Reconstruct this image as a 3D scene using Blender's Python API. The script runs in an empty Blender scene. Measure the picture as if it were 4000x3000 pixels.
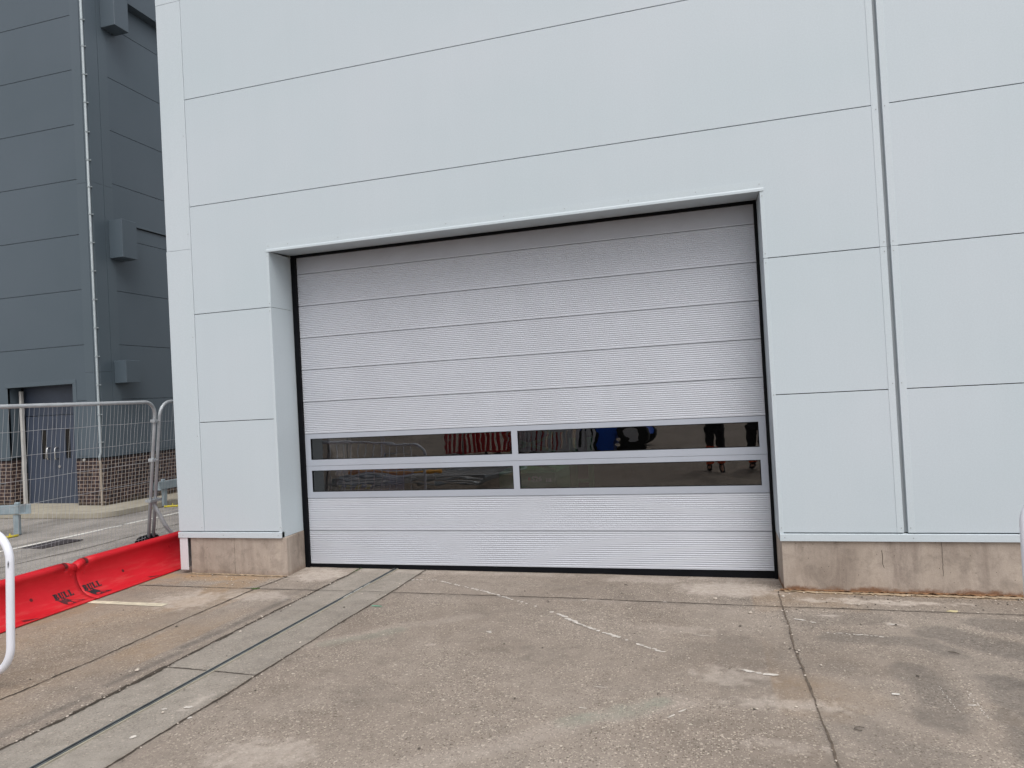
import bpy, bmesh, math, random
import numpy as np
from mathutils import Vector, Matrix
random.seed(7); rng = np.random.default_rng(11)
SC = bpy.context.scene
COL = SC.collection
rad = math.radians

# ------------------------------------------------------------------ camera
cd = bpy.data.cameras.new('camera'); cam = bpy.data.objects.new('camera', cd); COL.objects.link(cam)
SC.camera = cam
cd.sensor_width = 36.0; cd.lens = 24.28; cd.clip_start = 0.05; cd.clip_end = 600
_r = Vector((0.96133, 0.27013, -0.05356)); _f = Vector((-0.26975, 0.96282, 0.01422)); _u = Vector((0.05541, 0.00078, 0.99846))
cam.matrix_world = Matrix(((_r[0], _u[0], -_f[0], 4.3136), (_r[1], _u[1], -_f[1], -6.4324), (_r[2], _u[2], -_f[2], 1.3326), (0, 0, 0, 1)))

# ------------------------------------------------------------------ world, sun, exposure
SUN_EL, SUN_AZ = 58.0, 148.0        # azimuth clockwise from +Y : roughly behind the camera
w = bpy.data.worlds.new('World'); SC.world = w; w.use_nodes = True
nt = w.node_tree; nt.nodes.clear()
sky = nt.nodes.new('ShaderNodeTexSky'); sky.sky_type = 'NISHITA'; sky.sun_disc = False
sky.sun_elevation = rad(SUN_EL); sky.sun_rotation = rad(SUN_AZ); sky.dust_density = 3.0; sky.air_density = 1.0
hs = nt.nodes.new('ShaderNodeHueSaturation'); hs.inputs['Saturation'].default_value = 0.22
bgd = nt.nodes.new('ShaderNodeBackground'); bgd.inputs['Strength'].default_value = 0.12
wo = nt.nodes.new('ShaderNodeOutputWorld')
nt.links.new(sky.outputs[0], hs.inputs['Color']); nt.links.new(hs.outputs[0], bgd.inputs['Color']); nt.links.new(bgd.outputs[0], wo.inputs[0])
sd = bpy.data.lights.new('sun', 'SUN'); sun = bpy.data.objects.new('sun', sd); COL.objects.link(sun)
sd.energy = 0.8; sd.angle = rad(45); sd.color = (1.0, 0.96, 0.9)
_d = Vector((math.sin(rad(SUN_AZ)) * math.cos(rad(SUN_EL)), math.cos(rad(SUN_AZ)) * math.cos(rad(SUN_EL)), math.sin(rad(SUN_EL))))
sun.rotation_euler = _d.to_track_quat('Z', 'Y').to_euler(); sun.location = (0, -8, 14)
SC.view_settings.view_transform = 'Standard'; SC.view_settings.look = 'None'
SC.view_settings.gamma = 1.0; SC.view_settings.exposure = 0.79; SC.view_settings.use_curve_mapping = False
SC.render.engine = 'CYCLES'
SC.cycles.max_bounces = 8
SC.cycles.filter_width = 1.5

# ------------------------------------------------------------------ helpers
def gz(x, y):
    return -0.48 - 0.006 * x - 0.02 * max(y, -4.2)

def link(name, me, mat=None, parent=None, smooth=False):
    o = bpy.data.objects.new(name, me); COL.objects.link(o)
    if mat is not None:
        for m in (mat if isinstance(mat, (list, tuple)) else [mat]): me.materials.append(m)
    if parent is not None: o.parent = parent
    if smooth:
        for p in me.polygons: p.use_smooth = True
    return o

def empty(name, loc=(0, 0, 0), rz=0.0):
    o = bpy.data.objects.new(name, None); COL.objects.link(o); o.location = loc; o.rotation_euler = (0, 0, rz)
    o.empty_display_size = 0.2
    return o

def tag(o, label=None, cat=None, group=None, kind=None):
    if label: o['label'] = label
    if cat: o['category'] = cat
    if group: o['group'] = group
    if kind: o['kind'] = kind
    return o

class MB:
    """collects shapes that become ONE mesh object"""
    def __init__(s): s.v = []; s.f = []; s.mi = []
    def add(s, vs, fs, mi=0):
        n = len(s.v); s.v += [tuple(p) for p in vs]; s.f += [tuple(n + i for i in f) for f in fs]; s.mi += [mi] * len(fs)
    def box(s, x0, x1, y0, y1, z0, z1, mi=0):
        vs = [(x0, y0, z0), (x1, y0, z0), (x1, y1, z0), (x0, y1, z0), (x0, y0, z1), (x1, y0, z1), (x1, y1, z1), (x0, y1, z1)]
        s.add(vs, [(0, 3, 2, 1), (4, 5, 6, 7), (0, 1, 5, 4), (1, 2, 6, 5), (2, 3, 7, 6), (3, 0, 4, 7)], mi)
    def prism(s, poly, a0, a1, axis='y', mi=0):
        """poly in the plane across `axis`, extruded from a0 to a1"""
        def P(p, a):
            if axis == 'y': return (p[0], a, p[1])
            if axis == 'x': return (a, p[0], p[1])
            return (p[0], p[1], a)
        n = len(poly); vs = [P(p, a0) for p in poly] + [P(p, a1) for p in poly]
        fs = [tuple(range(n)), tuple(range(2 * n - 1, n - 1, -1))] + [(i, n + i, n + (i + 1) % n, (i + 1) % n) for i in range(n)]
        s.add(vs, fs, mi)
    def tube(s, pts, r, n=8, mi=0, closed=False):
        pts = [Vector(p) for p in pts]; m = len(pts); rings = []
        prev = None
        for i, p in enumerate(pts):
            if closed: t = (pts[(i + 1) % m] - pts[i - 1])
            else: t = pts[min(i + 1, m - 1)] - pts[max(i - 1, 0)]
            t.normalize()
            if prev is None:
                a = Vector((0, 0, 1)) if abs(t.z) < 0.9 else Vector((1, 0, 0))
                nrm = t.cross(a).normalized()
            else:
                nrm = (prev - t * prev.dot(t)).normalized()
            prev = nrm; b = t.cross(nrm)
            rr = r[i] if isinstance(r, (list, tuple)) else r
            rings.append([p + (nrm * math.cos(2 * math.pi * k / n) + b * math.sin(2 * math.pi * k / n)) * rr for k in range(n)])
        vs = [q for R in rings for q in R]; fs = []
        for i in range(m if closed else m - 1):
            j = (i + 1) % m
            for k in range(n): fs.append((i * n + k, i * n + (k + 1) % n, j * n + (k + 1) % n, j * n + k))
        if not closed: fs += [tuple(range(n - 1, -1, -1)), tuple((m - 1) * n + k for k in range(n))]
        s.add(vs, fs, mi)
    def build(s, name, mat=None, parent=None, bevel=0.0, smooth=False, seg=1):
        me = bpy.data.meshes.new(name); me.from_pydata(s.v, [], s.f)
        if any(s.mi): me.polygons.foreach_set('material_index', s.mi)
        bm = bmesh.new(); bm.from_mesh(me); bmesh.ops.recalc_face_normals(bm, faces=bm.faces)
        if bevel > 0:
            es = [e for e in bm.edges if len(e.link_faces) == 2 and e.calc_face_angle(0) > 0.5]
            bmesh.ops.bevel(bm, geom=es, offset=bevel, segments=seg, affect='EDGES', profile=0.7, clamp_overlap=True)
        bm.to_mesh(me); bm.free(); me.update()
        return link(name, me, mat, parent, smooth)

def copy_tree(o, parent=None):
    c = o.copy(); COL.objects.link(c); c.parent = parent
    for ch in [k for k in o.children]: copy_tree(ch, c)
    return c

def text_mesh(txt, size, extrude=0.0, bold=0.0):
    cu = bpy.data.curves.new('lettering', 'FONT'); cu.body = txt; cu.size = size; cu.extrude = extrude; cu.offset = bold
    cu.resolution_u = 3
    o = bpy.data.objects.new('lettering', cu); COL.objects.link(o)
    bpy.context.view_layer.update()
    me = bpy.data.meshes.new_from_object(o.evaluated_get(bpy.context.evaluated_depsgraph_get()))
    COL.objects.unlink(o); bpy.data.objects.remove(o)
    return me

# ------------------------------------------------------------------ materials
def mat_new(name):
    m = bpy.data.materials.new(name); m.use_nodes = True
    return m, m.node_tree, m.node_tree.nodes, m.node_tree.nodes['Principled BSDF']

def N(nt, typ, **kw):
    n = nt.nodes.new(typ)
    for k, v in kw.items():
        if k.startswith('_'): setattr(n, k[1:], v)
        else: n.inputs[k.replace('__', ' ')].default_value = v
    return n

def ramp(nt, fac, stops):
    r = nt.nodes.new('ShaderNodeValToRGB'); e = r.color_ramp.elements
    while len(e) < len(stops): e.new(0.5)
    for el, (p, c) in zip(e, stops):
        el.position = p; el.color = (c[0], c[1], c[2], 1) if isinstance(c, (tuple, list)) else (c, c, c, 1)
    nt.links.new(fac, r.inputs['Fac']); return r

def mixc(nt, fac, a, b, blend='MIX'):
    m = nt.nodes.new('ShaderNodeMix'); m.data_type = 'RGBA'; m.blend_type = blend
    for sock, v in ((m.inputs[0], fac), (m.inputs[6], a), (m.inputs[7], b)):
        if hasattr(v, 'links') or isinstance(v, bpy.types.NodeSocket): nt.links.new(v, sock)
        elif isinstance(v, (tuple, list)): sock.default_value = (v[0], v[1], v[2], 1)
        else: sock.default_value = v
    return m.outputs[2]

def objco(nt, scale=(1, 1, 1), world=False):
    if world:
        g = nt.nodes.new('ShaderNodeNewGeometry'); out = g.outputs['Position']
    else:
        t = nt.nodes.new('ShaderNodeTexCoord'); out = t.outputs['Object']
    mp = nt.nodes.new('ShaderNodeMapping'); mp.inputs['Scale'].default_value = scale
    nt.links.new(out, mp.inputs['Vector']); return mp.outputs[0]

def noise(nt, co, scale, detail=4, rough=0.55, dist=0.0):
    n = nt.nodes.new('ShaderNodeTexNoise'); n.inputs['Scale'].default_value = scale; n.inputs['Detail'].default_value = detail
    n.inputs['Roughness'].default_value = rough; n.inputs['Distortion'].default_value = dist
    nt.links.new(co, n.inputs['Vector']); return n.outputs['Fac']

def math_n(nt, op, a, b=None, clamp=False):
    m = nt.nodes.new('ShaderNodeMath'); m.operation = op; m.use_clamp = clamp
    for i, v in enumerate((a, b)):
        if v is None: continue
        if isinstance(v, bpy.types.NodeSocket): nt.links.new(v, m.inputs[i])
        else: m.inputs[i].default_value = v
    return m.outputs[0]

def bump(nt, h, strength=0.3, dist=0.01, bsdf=None):
    b = nt.nodes.new('ShaderNodeBump'); b.inputs['Strength'].default_value = strength; b.inputs['Distance'].default_value = dist
    nt.links.new(h, b.inputs['Height'])
    if bsdf is not None: nt.links.new(b.outputs[0], bsdf.inputs['Normal'])
    return b.outputs[0]

def simple(name, col, rough=0.5, metal=0.0, var=0.08, scale=6.0, fine=0.0, spec=0.5, bmp=0.0, bscale=300, world=True):
    m, nt, nd, b = mat_new(name)
    co = objco(nt, world=world)
    f = noise(nt, co, scale, 5, 0.6)
    lo = tuple(c * (1 - var) for c in col); hi = tuple(min(1, c * (1 + var)) for c in col)
    c = ramp(nt, f, [(0.3, lo), (0.7, hi)]).outputs[0]
    if fine > 0:
        g = noise(nt, co, 160, 2, 0.7)
        gr = ramp(nt, g, [(0.3, 1 - fine), (0.7, 1 + fine)]).outputs[0]
        c = mixc(nt, 1.0, c, gr, 'MULTIPLY')
    nt.links.new(c, b.inputs['Base Color'])
    b.inputs['Roughness'].default_value = rough; b.inputs['Metallic'].default_value = metal
    b.inputs['Specular IOR Level'].default_value = spec
    if bmp > 0: bump(nt, noise(nt, co, bscale, 3), bmp, 0.002, b)
    return m

def wall_paint(name, col, dirt=0.05, rough=0.42):
    """coil-coated steel cladding: faint mottling, grain and very slight oil-canning"""
    m, nt, nd, b = mat_new(name)
    co = objco(nt, world=True)
    f = noise(nt, co, 0.55, 3, 0.5)
    c = ramp(nt, f, [(0.3, tuple(x * (1 - dirt) for x in (col[0] * 0.985, col[1], col[2]))), (0.7, (col[0] * 1.02, col[1], col[2] * 1.005))]).outputs[0]
    f2 = noise(nt, objco(nt, (7, 7, 0.6), world=True), 1.0, 4, 0.6)
    c = mixc(nt, 1.0, c, ramp(nt, f2, [(0.35, 0.994), (0.65, 1.004)]).outputs[0], 'MULTIPLY')
    g = noise(nt, co, 75, 3, 0.85)
    c = mixc(nt, 1.0, c, ramp(nt, g, [(0.3, 0.95), (0.7, 1.045)]).outputs[0], 'MULTIPLY')
    nt.links.new(c, b.inputs['Base Color'])
    b.inputs['Roughness'].default_value = rough; b.inputs['Specular IOR Level'].default_value = 0.35
    n1 = noise(nt, co, 1.6, 2); n2 = noise(nt, co, 220, 2)
    b1 = bump(nt, n1, 0.08, 0.03)
    b2 = nt.nodes.new('ShaderNodeBump'); b2.inputs['Strength'].default_value = 0.12; b2.inputs['Distance'].default_value = 0.001
    nt.links.new(n2, b2.inputs['Height']); nt.links.new(b1, b2.inputs['Normal']); nt.links.new(b2.outputs[0], b.inputs['Normal'])
    return m

M = {}
M['clad'] = wall_paint('pale_cladding_paint', (0.489, 0.550, 0.590), 0.03)
M['flash'] = wall_paint('pale_flashing_paint', (0.505, 0.566, 0.604), 0.03)
M['recess'] = simple('recess_shaded_cladding', (0.34, 0.37, 0.39), 0.5)  # cladding tone darkened, shade of the vertical recess put into the colour
M['sheet_white'] = wall_paint('white_flashing_paint', (0.60, 0.60, 0.63), 0.04)
M['gap'] = simple('dark_joint_and_shade', (0.012, 0.013, 0.015), 0.9)
M['black'] = simple('black_rubber', (0.003, 0.0035, 0.005), 0.6, var=0.3, spec=.12)
M['screw'] = simple('fixing_head', (0.30, 0.32, 0.33), 0.5)
M['door'] = simple('silver_door_paint', (0.480, 0.500, 0.548), 0.45, 0.1, 0.03, 2.0, 0.02)
M['doorframe'] = simple('anodised_window_rail', (0.40, 0.43, 0.49), 0.42, 0.15, 0.03, 2.0, 0.015)
M['dark_clad'] = wall_paint('dark_slate_cladding', (0.080, 0.105, 0.127), 0.08)
M['dark_flash'] = wall_paint('dark_slate_flashing', (0.086, 0.112, 0.134), 0.08)
M['dark_door'] = simple('dark_door_paint', (0.038, 0.050, 0.078), 0.45, 0, 0.12, 3)
M['dark_glass'] = simple('dark_vision_glass', (0.004, 0.005, 0.006), 0.08)
M['steel'] = simple('galvanised_steel', (0.40, 0.42, 0.44), 0.42, 0.25, 0.14, 9, 0.04)
M['wire'] = simple('galvanised_wire', (0.36, 0.37, 0.385), 0.5, 0.35, 0.1)
M['armco'] = simple('weathered_galvanised_beam', (0.26, 0.315, 0.345), 0.6, 0.25, 0.16, 7, 0.04)
M['chrome'] = simple('handle_steel', (0.6, 0.6, 0.6), 0.25, 0.9)
M['pipe'] = simple('grey_downpipe', (0.30, 0.34, 0.36), 0.5)
M['pipe_low'] = simple('beige_downpipe', (0.32, 0.27, 0.22), 0.6)
M['whitepost'] = simple('off_white_post_paint', (0.50, 0.49, 0.47), 0.6)
M['white_tube'] = simple('white_tube_paint', (0.72, 0.735, 0.80), 0.35, 0, 0.03, 4, 0.02)
M['yellow'] = simple('yellow_paint', (0.55, 0.45, 0.03), 0.6)
M['linewhite'] = simple('road_line_white', (0.62, 0.60, 0.56), 0.8, 0, 0.18, 14, 0.08)
M['linecream'] = simple('worn_cream_line', (0.55, 0.49, 0.37), 0.85, 0, 0.3, 9, 0.1)
M['chalk'] = simple('white_scrape', (0.53, 0.49, 0.445), 0.9, 0, 0.2, 30, 0.1)
M['greenpaint'] = simple('faded_green_paint', (0.09, 0.30, 0.20), 0.9, 0, 0.3, 12, 0.1)
M['crack'] = simple('joint_dirt', (0.045, 0.034, 0.024), 0.95, 0, 0.4, 20)
M['joint'] = simple('silted_joint', (0.105, 0.08, 0.06), 0.95, 0, 0.45, 20)
M['slot'] = simple('slot_dark', (0.006, 0.008, 0.01), 0.9)
M['slotsteel'] = simple('slot_drain_steel', (0.15, 0.165, 0.172), 0.45, 0.6, 0.3, 10)
M['mortar'] = simple('crumbling_mortar', (0.36, 0.27, 0.18), 0.95, 0, 0.25, 25, 0.1, bmp=0.6, bscale=90)
M['rustdirt'] = simple('rusty_silt', (0.20, 0.105, 0.05), 0.95, 0, 0.35, 22, 0.1)
M['stone_w'] = simple('pale_stone', (0.48, 0.42, 0.36), 0.9, 0, 0.25, 40)
M['stone_d'] = simple('dark_stone', (0.10, 0.085, 0.07), 0.9, 0, 0.3, 40)
M['moss'] = simple('moss_green', (0.05, 0.09, 0.02), 0.95, 0, 0.3, 60)
M['ironcover'] = simple('cast_iron_cover', (0.055, 0.048, 0.052), 0.7, 0.2, 0.2, 20)
M['ink'] = simple('black_stencil_ink', (0.012, 0.010, 0.014), 0.6, 0, 0.5, 25)
M['ink_worn'] = simple('worn_stencil_ink', (0.07, 0.010, 0.014), 0.6, 0, 0.6, 50)
M['room'] = simple('hall_bounce_white', (0.70, 0.70, 0.68), 0.8)  # near-white picked to bounce daylight onto the machine fronts
M['roomdark'] = simple('hall_painted_shade', (0.008, 0.008, 0.008), 0.8)  # near-black colour standing in for the shade deep in the hall
M['navy'] = simple('navy_machine_paint', (0.07, 0.10, 0.42), 0.45)
M['green'] = simple('green_machine_paint', (0.06, 0.45, 0.14), 0.45)
M['hazard'] = simple('hazard_yellow', (0.85, 0.68, 0.04), 0.6)
M['letter'] = simple('white_lettering', (0.82, 0.82, 0.82), 0.6)
M['orange'] = simple('orange_cloth', (0.75, 0.10, 0.03), 0.8)
M['amber'] = simple('amber_plastic', (0.75, 0.36, 0.05), 0.6)
M['blackcloth'] = simple('black_cloth', (0.012, 0.012, 0.015), 0.9)
M['skin'] = simple('skin', (0.45, 0.25, 0.17), 0.6)
M['hair'] = simple('brown_hair', (0.05, 0.03, 0.02), 0.7)
M['bluepaint'] = simple('blue_vehicle_paint', (0.01, 0.13, 0.75), 0.35)
M['tyre'] = simple('tyre_rubber', (0.012, 0.012, 0.012), 0.8)
M['redplastic2'] = simple('red_barrier_plastic', (0.50, 0.02, 0.03), 0.5)
M['whiteplastic'] = simple('pale_grey_plastic', (0.55, 0.55, 0.57), 0.5)

# glass: fresnel reflection over a dim tinted view into the hall
m, nt, nd, b = mat_new('tinted_window_glass'); nd.remove(b)
fr = N(nt, 'ShaderNodeFresnel', IOR=1.95); gl = N(nt, 'ShaderNodeBsdfGlossy', Roughness=0.0); gl.inputs['Color'].default_value = (1, 1, 1, 1)
tr = N(nt, 'ShaderNodeBsdfTransparent'); tr.inputs['Color'].default_value = (0.5, 0.5, 0.5, 1)
mx = nt.nodes.new('ShaderNodeMixShader')
bp_ = bump(nt, noise(nt, objco(nt, (1, 1, 2.5), world=True), 1.8, 2, 0.4), 0.035, 0.05)
nt.links.new(bp_, gl.inputs['Normal'])
nt.links.new(fr.outputs[0], mx.inputs[0]); nt.links.new(tr.outputs[0], mx.inputs[1]); nt.links.new(gl.outputs[0], mx.inputs[2])
nt.links.new(mx.outputs[0], nd['Material Output'].inputs[0]); M['glass'] = m

# concrete plinth
def plinth_mat():
    m, nt, nd, b = mat_new('cast_concrete')
    co = objco(nt, world=True)
    f = noise(nt, co, 1.7, 5, 0.6, 0.3)
    c = ramp(nt, f, [(0.25, (0.27, 0.222, 0.185)), (0.5, (0.365, 0.308, 0.262)), (0.75, (0.43, 0.366, 0.315))]).outputs[0]
    # vertical run-off streaks, wandering
    st = noise(nt, objco(nt, (3.6, 3.6, 0.8), world=True), 1.0, 6, 0.7, 0.9)
    c = mixc(nt, 0.8, c, ramp(nt, st, [(0.33, (0.62, 0.60, 0.60)), (0.5, (0.93, 0.93, 0.93)), (0.62, (1.08, 1.08, 1.07))]).outputs[0], 'MULTIPLY')
    bl = noise(nt, co, 5.5, 5, 0.7, 0.5)
    c = mixc(nt, 1.0, c, ramp(nt, bl, [(0.36, 0.80), (0.5, 1.0), (0.66, 1.06)]).outputs[0], 'MULTIPLY')
    # pin holes
    v = nt.nodes.new('ShaderNodeTexVoronoi'); v.inputs['Scale'].default_value = 16; nt.links.new(co, v.inputs['Vector'])
    c = mixc(nt, ramp(nt, v.outputs['Distance'], [(0.045, 1.0), (0.07, 0.0)]).outputs[0], c, (0.10, 0.08, 0.065))
    g = noise(nt, co, 140, 3, 0.8)
    c = mixc(nt, 1.0, c, ramp(nt, g, [(0.3, 0.88), (0.7, 1.10)]).outputs[0], 'MULTIPLY')
    # rusty splash line just above the ground (a dirt mark with its own ragged shape)
    g2 = nt.nodes.new('ShaderNodeNewGeometry'); sx = nt.nodes.new('ShaderNodeSeparateXYZ'); nt.links.new(g2.outputs['Position'], sx.inputs[0])
    h = math_n(nt, 'ADD', sx.outputs['Z'], 0.49)
    h = math_n(nt, 'ADD', h, math_n(nt, 'MULTIPLY', sx.outputs['X'], 0.006))
    h = math_n(nt, 'ADD', h, math_n(nt, 'MULTIPLY', math_n(nt, 'SUBTRACT', noise(nt, co, 9, 5, 0.7), 0.5), 0.14))
    rm = ramp(nt, h, [(0.030, 1.0), (0.062, 0.0)]).outputs[0]
    right = ramp(nt, math_n(nt, 'SUBTRACT', sx.outputs['X'], 4.0), [(0.0, 0.25), (0.6, 0.9)]).outputs[0]
    c = mixc(nt, math_n(nt, 'MULTIPLY', rm, right), c, (0.17, 0.085, 0.045))
    nt.links.new(c, b.inputs['Base Color']); b.inputs['Roughness'].default_value = 0.9; b.inputs['Specular IOR Level'].default_value = 0.2
    bump(nt, math_n(nt, 'ADD', math_n(nt, 'MULTIPLY', bl, 1.0), math_n(nt, 'MULTIPLY', g, 0.3)), 0.35, 0.01, b)
    return m
M['plinth'] = plinth_mat()

def ground_mat():
    m, nt, nd, b = mat_new('worn_yard_concrete')
    co = objco(nt, world=True)
    at = nt.nodes.new('ShaderNodeAttribute'); at.attribute_name = 'stain'
    sp = nt.nodes.new('ShaderNodeSeparateColor'); nt.links.new(at.outputs['Color'], sp.inputs[0])
    at2 = nt.nodes.new('ShaderNodeAttribute'); at2.attribute_name = 'zone'
    sp2 = nt.nodes.new('ShaderNodeSeparateColor'); nt.links.new(at2.outputs['Color'], sp2.inputs[0])
    big = noise(nt, co, 0.7, 6, 0.62, 0.4)
    base = ramp(nt, big, [(0.28, (0.200, 0.163, 0.133)), (0.5, (0.250, 0.210, 0.176)), (0.72, (0.292, 0.250, 0.213))]).outputs[0]
    band = ramp(nt, big, [(0.28, (0.225, 0.200, 0.172)), (0.5, (0.278, 0.250, 0.217)), (0.72, (0.32, 0.29, 0.256))]).outputs[0]
    road = ramp(nt, noise(nt, objco(nt, (1.6, 0.5, 1), world=True), 1.0, 6, 0.6, 0.5), [(0.3, (0.21, 0.195, 0.18)), (0.5, (0.285, 0.268, 0.248)), (0.7, (0.35, 0.325, 0.30))]).outputs[0]
    c = mixc(nt, sp2.outputs[0], base, band)
    c = mixc(nt, sp2.outputs[1], c, road)
    med = noise(nt, co, 7, 6, 0.7, 0.2)
    c = mixc(nt, 1.0, c, ramp(nt, med, [(0.3, 0.84), (0.5, 1.0), (0.72, 1.13)]).outputs[0], 'MULTIPLY')
    # exposed aggregate: pale and dark chips of random size
    def chips(scale, thr, colr, strength, rnd_lo):
        v = nt.nodes.new('ShaderNodeTexVoronoi'); v.inputs['Scale'].default_value = scale; v.inputs['Randomness'].default_value = 1.0
        d = nt.nodes.new('ShaderNodeVectorMath'); d.operation = 'ADD'
        nz = nt.nodes.new('ShaderNodeTexNoise'); nz.inputs['Scale'].default_value = scale * 1.5; nt.links.new(co, nz.inputs['Vector'])
        sc = nt.nodes.new('ShaderNodeVectorMath'); sc.operation = 'SCALE'; sc.inputs[3].default_value = 0.6 / scale
        nt.links.new(nz.outputs['Color'], sc.inputs[0]); nt.links.new(co, d.inputs[0]); nt.links.new(sc.outputs[0], d.inputs[1])
        nt.links.new(d.outputs[0], v.inputs['Vector'])
        s = nt.nodes.new('ShaderNodeSeparateColor'); nt.links.new(v.outputs['Color'], s.inputs[0])
        pick = math_n(nt, 'GREATER_THAN', s.outputs[0], rnd_lo)
        size = math_n(nt, 'MULTIPLY', s.outputs[1], thr)
        near = math_n(nt, 'LESS_THAN', v.outputs['Distance'], size)
        return math_n(nt, 'MULTIPLY', math_n(nt, 'MULTIPLY', pick, near), strength), colr
    dens = ramp(nt, noise(nt, co, 1.3, 4, 0.6), [(0.35, 0.35), (0.65, 1.0)]).outputs[0]
    soft = math_n(nt, 'SUBTRACT', 1.0, math_n(nt, 'MULTIPLY', sp2.outputs[0], 0.45))
    dens = math_n(nt, 'MULTIPLY', dens, soft)
    for sc_, thr, colr, st, rl in ((95, 0.55, (0.46, 0.40, 0.335), 0.85, 0.42), (60, 0.5, (0.50, 0.43, 0.36), 0.85, 0.80), (34, 0.33, (0.52, 0.46, 0.39), 0.9, 0.90),
                               (85, 0.55, (0.09, 0.07, 0.055), 0.8, 0.5), (48, 0.35, (0.09, 0.07, 0.055), 0.8, 0.88)):
        f, cc = chips(sc_, thr, colr, st, rl)
        c = mixc(nt, math_n(nt, 'MULTIPLY', f, dens), c, cc)
    g = noise(nt, co, 260, 3, 0.8)
    c = mixc(nt, 1.0, c, ramp(nt, g, [(0.3, 0.78), (0.7, 1.2)]).outputs[0], 'MULTIPLY')
    # stains drawn as vertex data: R dark rubber/damp, G rust, B pale dust
    brk = ramp(nt, noise(nt, co, 22, 5, 0.75), [(0.3, 0.35), (0.62, 1.0)]).outputs[0]
    c = mixc(nt, math_n(nt, 'MULTIPLY', math_n(nt, 'MULTIPLY', sp.outputs[0], brk), 0.9), c, (0.085, 0.078, 0.072))
    c = mixc(nt, math_n(nt, 'MULTIPLY', math_n(nt, 'MULTIPLY', sp.outputs[1], brk), 0.85), c, (0.36, 0.22, 0.10))
    c = mixc(nt, math_n(nt, 'MULTIPLY', math_n(nt, 'MULTIPLY', sp.outputs[2], brk), 0.9), c, (0.52, 0.455, 0.40))
    c = mixc(nt, math_n(nt, 'MULTIPLY', math_n(nt, 'MULTIPLY', sp2.outputs[2], brk), 0.5), c, (0.14, 0.20, 0.155))
    nt.links.new(c, b.inputs['Base Color']); b.inputs['Roughness'].default_value = 0.88; b.inputs['Specular IOR Level'].default_value = 0.22
    hh = math_n(nt, 'ADD', math_n(nt, 'MULTIPLY', noise(nt, co, 70, 4, 0.75), 1.0), math_n(nt, 'MULTIPLY', med, 1.2))
    bump(nt, hh, 0.55, 0.008, b)
    return m
M['ground'] = ground_mat()
M['pave'] = simple('pavement_concrete', (0.33, 0.30, 0.24), 0.9, 0, 0.15, 3, 0.06, bmp=0.3, bscale=80)
M['kerb'] = simple('kerb_concrete', (0.34, 0.31, 0.25), 0.9, 0, 0.15, 5, 0.06)

def brick_mat():
    m, nt, nd, b = mat_new('dark_red_brick')
    g = nt.nodes.new('ShaderNodeNewGeometry'); s = nt.nodes.new('ShaderNodeSeparateXYZ'); nt.links.new(g.outputs['Position'], s.inputs[0])
    cx = nt.nodes.new('ShaderNodeCombineXYZ'); nt.links.new(math_n(nt, 'SUBTRACT', s.outputs['Y'], s.outputs['X']), cx.inputs[0]); nt.links.new(s.outputs['Z'], cx.inputs[1])
    co = objco(nt, world=True)
    br = nt.nodes.new('ShaderNodeTexBrick'); nt.links.new(cx.outputs[0], br.inputs['Vector'])
    br.inputs['Scale'].default_value = 1.0; br.inputs['Brick Width'].default_value = 0.225; br.inputs['Row Height'].default_value = 0.074
    br.inputs['Mortar Size'].default_value = 0.0075; br.inputs['Mortar Smooth'].default_value = 0.15; br.inputs['Bias'].default_value = -0.2
    br.inputs['Color1'].default_value = (0.036, 0.018, 0.018, 1); br.inputs['Color2'].default_value = (0.014, 0.010, 0.012, 1); br.inputs['Mortar'].default_value = (0.27, 0.205, 0.165, 1)
    c = mixc(nt, 1.0, br.outputs['Color'], ramp(nt, noise(nt, co, 4, 5, 0.7), [(0.3, 0.65), (0.7, 1.25)]).outputs[0], 'MULTIPLY')
    # green-black damp at the foot
    h = math_n(nt, 'ADD', math_n(nt, 'ADD', s.outputs['Z'], 0.53), math_n(nt, 'MULTIPLY', math_n(nt, 'SUBTRACT', noise(nt, co, 3, 4, 0.7), 0.5), 0.35))
    c = mixc(nt, ramp(nt, h, [(0.03, 0.75), (0.2, 0.0)]).outputs[0], c, (0.05, 0.045, 0.025))
    nt.links.new(c, b.inputs['Base Color']); b.inputs['Roughness'].default_value = 0.85
    bump(nt, br.outputs['Fac'], -0.5, 0.008, b)
    return m
M['brick'] = brick_mat()

def red_mat():
    m, nt, nd, b = mat_new('red_barrier_moulding')
    co = objco(nt, world=True)
    c = ramp(nt, noise(nt, co, 3, 4, 0.6), [(0.3, (0.46, 0.006, 0.013)), (0.7, (0.54, 0.010, 0.020))]).outputs[0]
    sc = noise(nt, objco(nt, (12, 1.5, 12), world=True), 1.5, 5, 0.7)
    dust = ramp(nt, sc, [(0.5, 0.0), (0.72, 0.28)]).outputs[0]
    g = nt.nodes.new('ShaderNodeNewGeometry'); s = nt.nodes.new('ShaderNodeSeparateXYZ'); nt.links.new(g.outputs['Position'], s.inputs[0])
    low = ramp(nt, math_n(nt, 'ADD', s.outputs['Z'], 0.45), [(0.06, 1.0), (0.2, 0.15)]).outputs[0]
    c = mixc(nt, math_n(nt, 'MULTIPLY', dust, low), c, (0.55, 0.16, 0.13))
    nt.links.new(c, b.inputs['Base Color']); b.inputs['Roughness'].default_value = 0.5; b.inputs['Specular IOR Level'].default_value = 0.3
    bump(nt, noise(nt, co, 60, 3), 0.05, 0.002, b)
    return m
M['red'] = red_mat()
M['reddark'] = simple('red_hollow_shade', (0.10, 0.004, 0.006), 0.6)  # darker red laid flat on the moulding as shade inside holes and slots

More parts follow.
